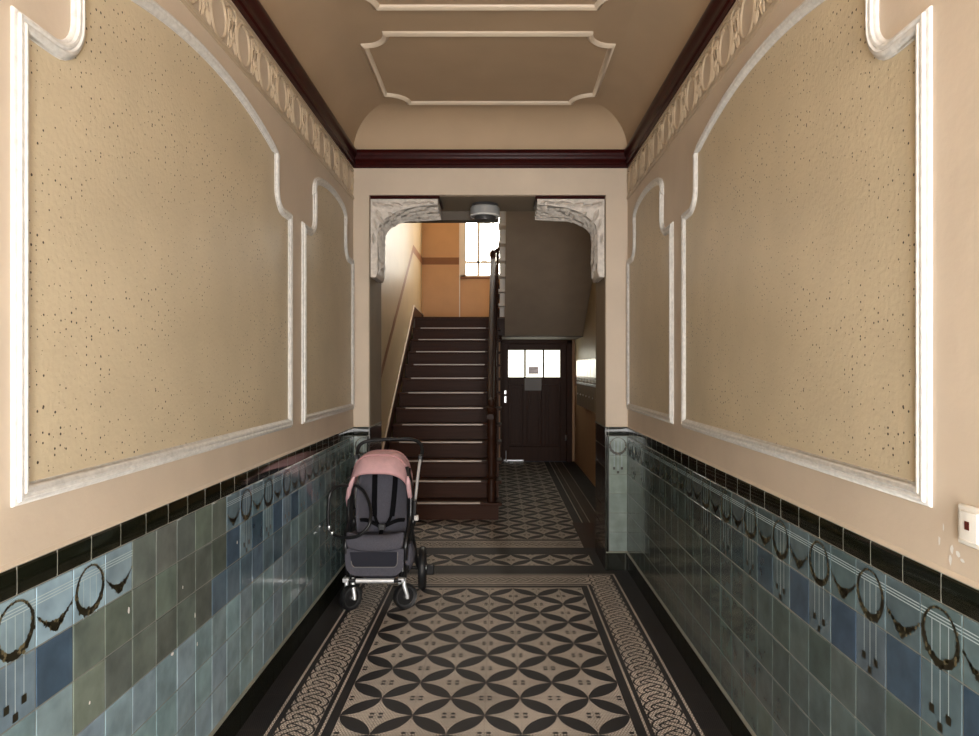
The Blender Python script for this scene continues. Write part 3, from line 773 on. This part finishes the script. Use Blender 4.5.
BAL = [(.012, 0), (.022, .01), (.022, .10), (.016, .12), (.024, .14), (.014, .16), (.020, .22), (.026, .30), (.022, .40), (.013, .47), (.024, .50), (.013, .53), (.018, .60), (.013, .68), (.022, .71), (.016, .74), (.020, .76), (.020, .86)]
HXr = -.085
bn = empty('banister', (HXr, SY, RS)); tag(bn, 'dark wooden handrail and turned balusters along the right of the stairs', 'banister')
slope = RS / TR
rail = lambda y: RS + .90 + (y - SY) * slope
for k in range(NS - 1):
    for q in (.06, .20):
        y = SY + k * TR + q; z0 = (k + 1) * RS; hh = rail(y) - .03 - z0
        if k == 0 and q < .1: continue
        b = MB(); b.lathe([(r, h * hh / .86) for r, h in BAL], (-.045, y, z0), n=12); b.build('baluster', 'vwood', bn)
rp = [(HXr, SY - .02, rail(SY) - .01)] + [(HXr, SY + (LY - SY) * i / 6, rail(SY + (LY - SY) * i / 6)) for i in range(7)]
b = MB(); rows = []
sec = [(-.034, -.02), (-.038, .0), (-.030, .022), (0, .032), (.030, .022), (.038, 0), (.034, -.02), (0, -.026)]
rows = [[(x + a, y, z + c) for a, c in sec] for x, y, z in rp]
b.grid(rows, closed=True); b.poly(rows[0]); b.poly(rows[-1]); b.build('handrail', 'vwood', bn, smooth=50)
NEW = [(.045, 0), (.045, .22), (.035, .24), (.05, .26), (.032, .30), (.040, .40), (.048, .52), (.036, .66), (.05, .70), (.045, .72), (.045, .94), (.055, .96), (.055, .985), (.03, 1.0), (.04, 1.03), (.035, 1.07), (.001, 1.09)]
b = MB(); b.lathe(NEW, (HXr + .01, SY + .055, RS), n=20); b.build('newel_post', 'vwood', bn)
b = MB(); b.lathe([(.038, 0), (.038, .9), (.045, .92), (.045, .98), (.02, 1.02), (.001, 1.03)], (HXr, LY + .01, LZ), n=16); b.build('newel_post', 'vwood', bn)

# upper flight seen from below
uf = empty('upper_staircase', (.66, LY, LZ)); tag(uf, 'upper stair flight with plain taupe underside above the rear door', 'staircase')
UX = .095
b = MB(); NU = 13
b.add([(x, y, z) for x in (UX, SR - .006) for y, z in ((LY + .02, LZ - .30), (LY - NU * TR, LZ - .30 + NU * RS + .0), (LY - NU * TR, LZ + NU * RS), (LY + .02, LZ + .02))], [(0, 1, 2, 3), (4, 5, 6, 7), (0, 1, 5, 4), (1, 2, 6, 5), (2, 3, 7, 6), (3, 0, 4, 7)])
b.build('underside', 'taupe', uf, smooth=0)
for k in range(NU):
    y1 = LY - k * TR; z = LZ + (k + 1) * RS
    b = MB(); b.box(.0, SR - .006, y1 - TR - .0, y1 + .03, z - .035, z); b.box(.02, SR - .006, y1 - .02, y1, z - RS, z - .03)
    b.build('step', 'step_paint', uf, smooth=0)
tag(MB().box(SL, SR, YB, LY - NU * TR, LZ + NU * RS - .25, LZ + NU * RS).build('ceiling_gallery', 'taupe', smooth=0), 'upper floor slab over the front of the stairwell', 'slab', kind='structure')
ub = empty('landing_railing', (0, LY, LZ)); tag(ub, 'dark railing with turned balusters at the landing turn', 'railing')
b = MB(); b.tube([(HXr, LY + .03, LZ + .99), (HXr + .04, LY + .07, LZ + 1.01), (.02, LY + .08, LZ + 1.06), (.045, LY, LZ + 1.12), (.045, LY - NU * TR, LZ + 1.12 + NU * RS)], .030, 10); b.build('handrail', 'vwood', ub)
for (x, y, z0, h) in ((-.01, LY + .09, LZ, 1.03), (.04, LY + .07, LZ, 1.05)):
    b = MB(); b.lathe([(r * 1.15, q * h / .86) for r, q in BAL], (x, y, z0), n=12); b.build('baluster', 'vwood', ub)
for k in range(NU):
    for q in (.08, .22):
        y = LY - k * TR - q; z0 = LZ + (k + 1) * RS; h = LZ + 1.12 + (LY - y) * slope - z0 - .02
        b = MB(); b.lathe([(r, t * h / .86) for r, t in BAL], (.045, y, z0), n=10); b.build('baluster', 'vwood', ub)
b = MB(); b.box(-.05, .095, LY - .03, LY + .03, LZ - .28, LZ - .031); b.lathe([(.02, -.36), (.03, -.34), (.02, -.31), (.03, -.29), (.03, -.27)], (.03, LY, LZ), n=14)
b.build('drop_post', 'vwood', ub, smooth=30)

# ------------------------------------------------------------------ rear door
YD = 11.76
dr = empty('door_1', (.63, YD, 0)); tag(dr, 'dark brown panelled rear door with three lit panes', 'door', kind='structure')
dx0, dx1 = .075, 1.145
b = MB(); b.box(.03, dx0, YD - .03, 11.86, 0, 2.04); b.box(dx1, 1.235, YD - .03, 11.86, 0, 2.04); b.box(.03, 1.235, YD - .03, 11.86, 1.985, 2.05)
b.build('door_frame', 'dwood', dr, smooth=0, bevel=.006)
b = MB()
y0, y1 = YD, YD + .045
pane_x = [(.175, .428), (.462, .742), (.772, 1.022)]
b.box(dx0, .165, y0, y1, .01, 1.985); b.box(1.034, dx1, y0, y1, .01, 1.985)
b.box(.165, 1.034, y0, y1, 1.875, 1.985); b.box(.165, 1.034, y0, y1, 1.30, 1.425); b.box(.165, 1.034, y0, y1, .01, .26)
for x0, x1 in ((.428, .462), (.742, .772)): b.box(x0, x1, y0, y1, 1.425, 1.875)
for x0, x1 in ((.410, .480), (.720, .790)): b.box(x0, x1, y0, y1, .26, 1.30)
lf = b.build('door_leaf', 'dwood', dr, smooth=0, bevel=.006)
for x0, x1 in ((.165, .410), (.480, .720), (.790, 1.034)):
    b = MB(); b.box(x0, x1, y0 + .022, y1 - .008, .26, 1.30); b.box(x0 + .05, x1 - .05, y0 + .012, y0 + .022, .31, 1.25)
    b.build('recessed_panel', 'dwood', lf, smooth=0, bevel=.004)
for x0, x1 in pane_x:
    b = MB(); b.box(x0 - .01, x1 + .01, y0 + .018, y0 + .026, 1.425, 1.875); b.build('pane', 'dpane', lf, smooth=0)
b = MB(); b.box(.165, 1.034, y0 - .018, y0, 1.395, 1.425); b.build('glazing_ledge', 'dwood', lf, smooth=0, bevel=.006)
for (zc, hh) in ((1.17, .028), (1.05, .055)):
    b = MB(); b.box(.098, .130, y0 - .008, y0, zc - hh, zc + hh); p = b.build('lock_plate', 'steel', lf, smooth=0, bevel=.003)
b = MB(); b.tube([(.114, y0 - .008, 1.08), (.114, y0 - .035, 1.08), (.114, y0 - .055, 1.08)], [.008, .008, .016], 12); b.build('door_handle', 'steel', lf)
b = MB(); b.lathe([(.012, 0), (.012, .09)], (1.13, y0 - .006, .36), n=10); b.build('hinge', 'steel', lf)
b = MB(); b.box(.09, .42, y0 - .012, y0, .012, .035); b.build('kick_strip', 'steel', lf, smooth=0)
b = MB(); b.tube([(.125, y0 - .02, .03), (.125, y0 - .02, .19)], .010, 10); b.lathe([(.018, 0), (.018, .03)], (.125, y0 - .02, .003), n=12); b.build('door_bolt', 'steel', lf)
def notice(x0, x1, z0, z1, yy, m, label, lines):
    e = empty('paper_notice', ((x0 + x1) / 2, yy, z0)); tag(e, label, 'notice')
    b = MB(); b.poly([(x0, yy - .002, z0), (x1, yy - .002, z0), (x1, yy - .002, z1), (x0, yy - .002, z1)]); b.build('sheet', m, e, smooth=0)
    b = MB()
    for i in range(lines): 
        z = z1 - (i + 1) * (z1 - z0) / (lines + 1); b.box(x0 + .02, x1 - .02 - .03 * (i % 3), yy - .0026, yy - .002, z - .003, z + .003)
    b.build('print', 'ink', e, smooth=0)
notice(.50, .675, 1.475, 1.60, y0 + .018, 'lpaper', 'small grey notice stuck on the middle pane of the rear door', 4)
notice(.44, .720, 1.20, 1.405, y0 - .019, 'film', 'dim paper sheet hung below the panes of the rear door', 5)

# letterboxes on the right wall
k = 0
where = ['nearest the corridor opening', 'second from the corridor opening', 'third from the corridor opening', 'middle of the bank', 'third from the rear door', 'second from the rear door', 'nearest the rear door']
nb = 7
for i in range(nb):
    y = 8.25 + i * .325
    e = empty('letterbox', (SR - .06, y + .16, 1.03)); tag(e, 'silver letterbox on the right wall, ' + where[i], 'letterbox', 'letterboxes on the stairwell wall')
    b = MB(); b.box(SR - .11, SR, y + .003, y + .322, 1.03, 1.70); b.build('body', 'mailbox', e, smooth=0, bevel=.004)
    b = MB(); b.box(SR - .116, SR - .11, y + .012, y + .313, 1.46, 1.685); b.build('flap', 'steel', e, smooth=0, bevel=.002)
    b = MB(); b.box(SR - .122, SR - .110, y + .03, y + .295, 1.345, 1.375); b.build('slot_trim', 'steel', e, smooth=0, bevel=.002)
    b = MB(); b.box(SR - .118, SR - .110, y + .06, y + .265, 1.395, 1.425); b.build('name_plate', 'plastic', e, smooth=0)
    b = MB(); b.lathe([(.012, 0), (.012, .008)], (SR - .110, y + .16, 1.20), frame=((0, 1, 0), (0, 0, 1), (-1, 0, 0)), n=12); b.build('lock', 'steel', e)

# ------------------------------------------------------------------ landing window
w = empty('window_1', (.17, WY + .12, NZ0)); tag(w, 'bright white framed window over the landing', 'window', kind='structure')
b = MB(); yy0, yy1 = WY + .06, WY + .12
b.box(NX0, -.555, yy0, yy1, NZ0, NZ1); b.box(.93, NX1, yy0, yy1, NZ0, NZ1); b.box(NX0, NX1, yy0, yy1, NZ0, NZ0 + .035); b.box(NX0, NX1, yy0, yy1, NZ1 - .05, NZ1)
xs = [-.555, -.366, -.324, .02, .06, .42, .46, .93]
for i in (1, 3, 5): b.box(xs[i], xs[i + 1], yy0 + .005, yy1, NZ0, NZ1)
b.box(NX0, NX1, yy0 + .005, yy1, 3.366, 3.406)
b.build('window_frame', 'winwhite', w, smooth=0, bevel=.004)
for i, (x0, x1) in enumerate(((-.555, -.366), (-.324, .02), (.06, .42), (.46, .93))):
    for z0, z1 in ((NZ0 + .035, 3.366), (3.406, NZ1 - .05)):
        b = MB(); b.box(x0 - .005, x1 + .005, yy0 + .03, yy0 + .036, z0 - .005, z1 + .005); b.build('pane', 'ppane' if (i == 1 and z0 > 3.3) else 'pane', w, smooth=0)
b = MB(); b.box(NX0, NX1, WY + .01, WY + .07, NZ0 - .035, NZ0); b.build('window_sill', 'band', w, smooth=0, bevel=.005)

# entrance door behind the viewer
d2 = empty('door_2', (.07, YF - .1, 0)); tag(d2, 'glazed street door behind the viewer', 'door', kind='structure')
b = MB(); fy, fy1 = YF - .12, YF - .06; mid = (DX0 + DX1) / 2
for x0, x1 in ((DX0, DX0 + .08), (mid - .06, mid + .06), (DX1 - .08, DX1)): b.box(x0, x1, fy, fy1, 0, DZ1)
b.box(DX0, DX1, fy, fy1, 0, .35); b.box(DX0, DX1, fy, fy1, 2.2, 2.3); b.box(DX0, DX1, fy, fy1, DZ1 - .08, DZ1)
b.build('door_leaves', 'dwood', d2, smooth=0)
for x0, x1 in ((DX0 + .08, mid - .06), (mid + .06, DX1 - .08)):
    for z0, z1 in ((.35, 2.2), (2.3, DZ1 - .08)):
        b = MB(); b.box(x0, x1, fy + .02, fy + .03, z0, z1); b.build('pane', 'fpane', d2, smooth=0)

# ------------------------------------------------------------------ pushchair
SC = -.800
pc = empty('pushchair', (SC, 4.83, 0)); tag(pc, 'pushchair with pink hood and charcoal seat parked against the left tiled wall', 'pushchair')
def pb(x): return SC + x
# wheels
def wheel(name, c, r, wd, yaw, spokes, parent):
    t = Vector((math.cos(yaw), math.sin(yaw), 0)); u = Vector((-math.sin(yaw), math.cos(yaw), 0)); w_ = Vector((0, 0, 1)); fr_ = (u, w_, t)
    q = wd / 2
    b = MB(); ring = [(r * .80, -q * .8), (r * .93, -q), (r * .985, -q * .6), (r, 0), (r * .985, q * .6), (r * .93, q), (r * .80, q * .8), (r * .76, 0), (r * .80, -q * .8)]
    n = 36; C_ = Vector(c)
    b.grid([[C_ + t * h + (u * math.cos(2 * PI * k / n) + w_ * math.sin(2 * PI * k / n)) * rr for k in range(n)] for rr, h in ring], closed=True)
    o = b.build(name, 'rubber', parent, smooth=50)
    if r < .1:
        b = MB(); b.lathe([(r * .72, -.006), (r * .72, .006)], c, frame=fr_, n=28); b.build('disc', 'rubber', o)
    b = MB(); b.grid([[C_ + t * h + (u * math.cos(2 * PI * k / n) + w_ * math.sin(2 * PI * k / n)) * rr for k in range(n)] for rr, h in ((r * .70, -q * .6), (r * .81, -q * .7), (r * .81, q * .7), (r * .70, q * .6), (r * .70, -q * .6))], closed=True)
    b.lathe([(r * .16, -q * .9), (r * .2, -q * .6), (r * .2, q * .6), (r * .16, q * .9)], c, frame=fr_, n=16)
    for k in range(spokes):
        a = 2 * PI * k / spokes; dd = u * math.cos(a) + w_ * math.sin(a)
        b.tube([C_ + dd * r * .17, C_ + dd * r * .73], r * .07, 6)
    b.build('rim', 'dgrey', o)
    b = MB(); b.lathe([(r * .11, -q * 1.05), (r * .11, q * 1.05)], c, frame=fr_, n=14); b.build('axle_cap', 'alu', o)
    return o
FR = .083
wl = (pb(-.165), 4.575, FR); wr = (pb(.185), 4.605, FR)
wheel('front_wheel', wl, FR, .045, math.radians(-38), 5, pc)
wheel('front_wheel', wr, FR, .045, math.radians(-58), 5, pc)
for sg in (-1, 1): wheel('rear_wheel', (pb(.255 * sg), 5.02, .15), .15, .052, math.radians(4), 7, pc)
# forks
for (hub, px, yw) in ((wl, pb(-.180), -38), (wr, pb(.165), -58)):
    t = Vector((math.cos(math.radians(yw)), math.sin(math.radians(yw)), 0)); h = Vector(hub)
    b = MB()
    for sg in (-1, 1):
        a = h + t * .038 * sg; top = Vector((px, 4.62, .205)) + t * .032 * sg
        b.tube([top, top + Vector((0, -.01, -.045)), a + Vector((0, 0, .01)), a - Vector((0, 0, .008))], [.013, .014, .012, .011], 10)
    b.build('front_fork', 'alu', pc)
    b = MB(); b.lathe([(.022, .185), (.028, .195), (.028, .235), (.020, .25), (.016, .30)], (px, 4.64, 0), n=16); b.build('caster_housing', 'bplastic', pc)
# chassis
b = MB(); b.tube([(pb(-.12), 4.52, .208), (pb(.125), 4.52, .208)], .0155, 12); b.build('footrest_bar', 'alu', pc)
for x0, x1 in ((-.19, -.118), (.123, .175)):
    b = MB(); b.tube([(pb(x0), 4.525, .208), (pb(x1), 4.52, .208)], .0115, 10); b.build('bar_sleeve', 'bplastic', pc)
for x in (-.187, .172):
    b = MB(); b.box(pb(x - .020), pb(x + .020), 4.512, 4.552, .197, .224); b.build('bar_clamp', 'alu', pc, bevel=.004, smooth=30)
    b = MB(); b.tube([(pb(x), 4.545, .212), (pb(x), 4.64, .235)], .011, 8); b.build('bar_arm', 'bplastic', pc)
b = MB()
for sg in (-1, 1):
    x = .19 * sg
    b.tube([(pb(x), 4.64, .23), (pb(x * 1.02), 4.72, .34), (pb(x * 1.08), 4.86, .52), (pb(x * 1.1), 4.90, .60)], .015, 10)
    b.tube([(pb(x * 1.05), 4.83, .47), (pb(x * 1.12), 4.95, .26), (pb(.225 * sg), 5.02, .15)], .016, 10)
    b.lathe([(.03, -.02), (.036, -.012), (.036, .012), (.03, .02)], (pb(x * 1.08), 4.85, .52), axis='x', n=18)
b.tube([(pb(-.24), 5.02, .15), (pb(.24), 5.02, .15)], .014, 10)
b.tube([(pb(-.20), 4.93, .30), (pb(.20), 4.93, .30)], .012, 10)
b.build('chassis', 'bplastic', pc)
b = MB(); b.box(pb(.275), pb(.335), 5.05, 5.09, .09, .16); b.tube([(pb(.24), 5.05, .14), (pb(.31), 5.07, .13)], .015, 8); b.build('brake_pedal', 'bplastic', pc, bevel=.008, smooth=30)
# push handle
hp = spline([(pb(.20), 4.90, .505), (pb(.208), 4.95, .62), (pb(.222), 5.05, .83), (pb(.231), 5.10, .925)], 5)
for sg in (-1, 1):
    P = [(SC + (p.x - SC) * sg, p.y, p.z) for p in hp]
    b = MB(); b.tube(P, .011, 10); b.build('handle_tube', 'alu', pc)
    b = MB(); b.box(SC + .232 * sg - .016, SC + .232 * sg + .016, 5.085, 5.13, .90, .95); b.tube([(SC + .205 * sg, 4.93, .56), (SC + .199 * sg, 4.895, .49)], .019, 10); b.build('handle_joint', 'bplastic', pc, bevel=.005, smooth=30)
g = spline([(pb(-.232), 5.115, .93), (pb(-.238), 5.15, 0.968), (pb(-.225), 5.18, 1.013), (pb(-.17), 5.205, 1.038), (pb(-.06), 5.21, 1.048), (pb(.06), 5.21, 1.053), (pb(.16), 5.205, 1.050), (pb(.22), 5.18, 1.023), (pb(.240), 5.15, 0.978), (pb(.232), 5.115, .93)], 6)
b = MB(); b.tube(g, .0130, 12); b.build('handle_grip', 'rubber', pc)
# seat
nu, nv = 17, 12
def back_pt(u, v):
    z = .455 + .45 * v; w_ = .165 + .02 * math.sin(PI * v) - .02 * max(0, v - .7) / .3
    y = 4.80 + .115 * v - .085 * abs(u) ** 2.6 + .02 * (1 - u * u) * math.sin(PI * v)
    return (SC + .012 + w_ * u, y, z)
b = MB(); b.grid([[back_pt(-1 + 2 * i / (nu - 1), j / (nv - 1)) for i in range(nu)] for j in range(nv)])
b.build('backrest', 'grey', pc, solid=.022, sub=1)
b = MB(); rows = []
for j in range(9):
    t = j / 8; y = 4.82 - .25 * t; 
    rows.append([(SC - .004 + (.172 + .018 * t) * (-1 + 2 * i / 12), y, .450 + .035 * t + .022 * abs(-1 + 2 * i / 12) ** 3 - .012 * math.sin(PI * t)) for i in range(13)])
for (dy, dz) in ((-.022, -.012), (-.034, -.04), (-.034, -.095)):
    rows.append([(SC - .004 + (.190 - .006 * (dz < -.05)) * (-1 + 2 * i / 12), 4.57 + dy + .012 * abs(-1 + 2 * i / 12) ** 4, .485 + dz + .022 * abs(-1 + 2 * i / 12) ** 3) for i in range(13)])
b.grid(rows); b.build('seat_cushion', 'grey', pc, solid=.024, sub=1)
# leg rest: charcoal surround, navy mesh panel and pale binding
def lr(u, z): return (SC - .006 + u, 4.545 + .05 * (.39 - z), z)
out = [(-.182, .400), (.182, .400), (.182, .32)] + [(p[0], p[1]) for p in arc(.112, .305, .068, 0, -90, 8)] + [(p[0], p[1]) for p in arc(-.112, .305, .068, -90, -180, 8)] + [(-.182, .32)]
b = MB(); b.prism(out, lambda a, c, h: (lr(a, c)[0], lr(a, c)[1] + h, c), 0, .03); leg = b.build('leg_rest', 'grey', pc, bevel=.008, smooth=50)
inn = [(-.158, .388), (.152, .388), (.150, .33)] + arc(.105, .325, .045, 0, -90, 6) + arc(-.105, .325, .045, -90, -180, 6) + [(-.150, .33)]
inn = [(a, max(c, .288)) for a, c in inn]
b = MB(); b.prism(inn, lambda a, c, h: (lr(a, c)[0], lr(a, c)[1] - h, c), -.002, .006); b.build('mesh_panel', 'navy', leg, smooth=0)
b = MB(); b.tube([(lr(a, c)[0], lr(a, c)[1] - .006, c) for a, c in inn[1:]], .0035, 6); b.build('binding', 'greyl', leg)
# seat frame (black rim round the seat shell)
for sg in (-1, 1):
    b = MB()
    b.tube(spline([(SC + sg * .17, 4.80, .90), (SC + sg * .200, 4.76, .80), (SC + sg * .207, 4.73, .65), (SC + sg * .205, 4.70, .55), (SC + sg * .200, 4.60, .49), (SC + sg * .196, 4.56, .42), (SC + sg * .190, 4.57, .33)], 5), .017, 10)
    b.grid([[(SC + sg * .180, y, z), (SC + sg * .204, y - .03, z)] for y, z in ((4.80, .90), (4.76, .8), (4.73, .65), (4.72, .52))])
    b.box(SC + sg * .215 - .018, SC + sg * .215 + .018, 4.80, 4.86, .55, .67)
    b.build('seat_frame', 'bplastic', pc, smooth=50)
b = MB(); b.box(SC + .222, SC + .250, 4.795, 4.83, .535, .57); b.build('side_clip', 'winwhite', pc, bevel=.004, smooth=30)
# harness
def strap(b, pts, wd, th=.006):
    pts = spline(pts, 5); rows = []
    for i, p in enumerate(pts):
        a = pts[max(i - 1, 0)]; c = pts[min(i + 1, len(pts) - 1)]; t = (c - a).normalized(); sd = t.cross(Vector((0, 1, 0)))
        if sd.length < .1: sd = Vector((1, 0, 0))
        sd.normalize(); f = Vector((0, -th, 0))
        rows.append([p - sd * wd / 2, p - sd * wd / 2 + f, p + sd * wd / 2 + f, p + sd * wd / 2])
    b.grid(rows, closed=True); b.poly(rows[0]); b.poly(rows[-1])
for sg in (-1, 1):
    c0 = SC + .012
    b = MB(); strap(b, [(c0 + sg * .072, 4.885, .885), (c0 + sg * .070, 4.86, .76), (c0 + sg * .066, 4.825, .66), (c0 + sg * .060, 4.79, .57)], .034, .014); b.build('shoulder_pad', 'webbing', pc)
    b = MB(); strap(b, [(c0 + sg * .060, 4.79, .585), (c0 + sg * .035, 4.755, .53), (c0, 4.735, .505)], .020); strap(b, [(c0 + sg * .155, 4.76, .55), (c0 + sg * .10, 4.765, .545), (c0 + sg * .02, 4.735, .515)], .024, .010); b.build('waist_strap', 'webbing', pc)
b = MB(); b.box(SC - .012, SC + .036, 4.712, 4.738, .485, .53); b.build('buckle', 'dgrey', pc, bevel=.008, smooth=30)
b = MB(); strap(b, [(SC + .012, 4.735, .50), (SC + .012, 4.70, .475), (SC + .012, 4.66, .468)], .026, .010); b.build('crotch_strap', 'webbing', pc)
# hood
py, pz, Lh, Wh = 4.89, .650, .354, .206
def bow(phi, k=1.0, ls=1.0):
    out = []
    for i in range(25):
        t = PI * i / 24; c, s = math.cos(t), math.sin(t)
        x = Wh * math.copysign(abs(c) ** .62, c); r = Lh * ls * s ** .58
        out.append((SC - .012 + x, py - r * math.cos(math.radians(phi)), pz + r * math.sin(math.radians(phi)) - .012 * (1 - s)))
    return out
b = MB(); b.grid([bow(p, 1, .93 + .07 * math.sin(math.radians(p)) ) for p in (42, 54, 66, 78, 90, 104, 118, 130)])
hood = b.build('hood', 'pink', pc, solid=.007, sub=1)
b = MB()
for p in (42, 72, 104): b.tube(bow(p, 1, .945 + .07 * math.sin(math.radians(p)))[1:-1], .0045, 6)
b.build('hood_piping', 'pinkp', hood)
for sg in (-1, 1):
    xb, xt = (SC - .232, SC - .160) if sg < 0 else (SC + .203, SC + .196)
    b = MB(); b.tube([(xb + (xt - xb) * q, y, z) for q, y, z in ((0, 4.80, .635), (.15, 4.74, .70), (.45, 4.69, .77), (.8, 4.665, .83), (1, 4.66, .86))], [.010, .015, .016, .015, .008], 10)
    b.build('hood_side_strip', 'pink', pc, smooth=60)
# bumper bar swung open to the wall side
bp_ = spline([(-.985, 4.70, .790), (-1.044, 4.62, .805), (-1.092, 4.56, .772), (-1.105, 4.55, .672), (-1.105, 4.55, .555), (-1.083, 4.54, .510), (-.998, 4.50, .492), (-.905, 4.48, .505), (-.838, 4.48, .560), (-.822, 4.50, .615), (-.838, 4.56, .685), (-.885, 4.63, .755), (-.94, 4.68, .79)], 6, closed=True)
b = MB(); b.tube(bp_, .0105, 10, closed=True); bar = b.build('bumper_bar', 'bplastic', pc)
b = MB(); b.lathe([(.014, -.012), (.016, 0), (.014, .012)], (-1.10, 4.548, .545), n=12); b.lathe([(.013, -.010), (.015, 0), (.013, .010)], (-1.078, 4.535, .512), n=12); b.build('bar_button', 'steel', bar)
b = MB(); b.tube([(-.985, 4.70, .79), (-.995, 4.76, .70), (-.995, 4.80, .62)], .013, 10); b.build('bar_mount', 'bplastic', pc)
# basket
b = MB(); rows = []
for (z, s_) in ((.35, 1.0), (.30, 1.02), (.24, .96), (.185, .82), (.165, .55), (.16, .05)):
    rows.append([(SC + (.165 * s_) * math.copysign(abs(math.cos(a)) ** .5, math.cos(a)), 4.80 + .17 * s_ * math.copysign(abs(math.sin(a)) ** .5, math.sin(a)), z) for a in [2 * PI * i / 28 for i in range(28)]])
b.grid(rows, closed=True); b.build('basket', 'grey', pc, solid=.006, smooth=60)
b = MB(); rows = []
for j in range(9):
    t = j / 8; z = .405 - .205 * t; wv = .055 + .035 * math.sin(PI * t * .9)
    rows.append([(SC + .202 + .026 * math.sin(PI * t) * math.cos(a) + .012 * math.cos(a) - .02 * t * t, 4.74 + wv * math.sin(a), z) for a in [2 * PI * i / 16 for i in range(16)]])
b.grid(rows, closed=True); b.poly(rows[0]); b.poly(rows[-1]); b.build('side_pouch', 'grey', pc, smooth=60)

# ------------------------------------------------------------------ world, camera
wd = bpy.data.worlds.new('World'); S.world = wd; wd.use_nodes = True
wd.node_tree.nodes['Background'].inputs[0].default_value = (.55, .65, .8, 1); wd.node_tree.nodes['Background'].inputs[1].default_value = .3
cam = bpy.data.cameras.new('Camera'); co = bpy.data.objects.new('Camera', cam); COL.objects.link(co)
co.location = (0, 0, 1.585); co.rotation_euler = (PI / 2, 0, 0)
cam.sensor_width = 36; cam.lens = 36 * 700 / 979; cam.shift_x = -9 / 979; cam.shift_y = -.0005; cam.clip_start = .02
S.camera = co
S.view_settings.view_transform = 'Standard'; S.view_settings.look = 'None'; S.view_settings.gamma = 1; S.view_settings.use_curve_mapping = False
S.view_settings.exposure = 0.0
S.cycles.use_denoising = True
S.cycles.max_bounces = 10; S.cycles.diffuse_bounces = 6; S.cycles.sample_clamp_indirect = 6
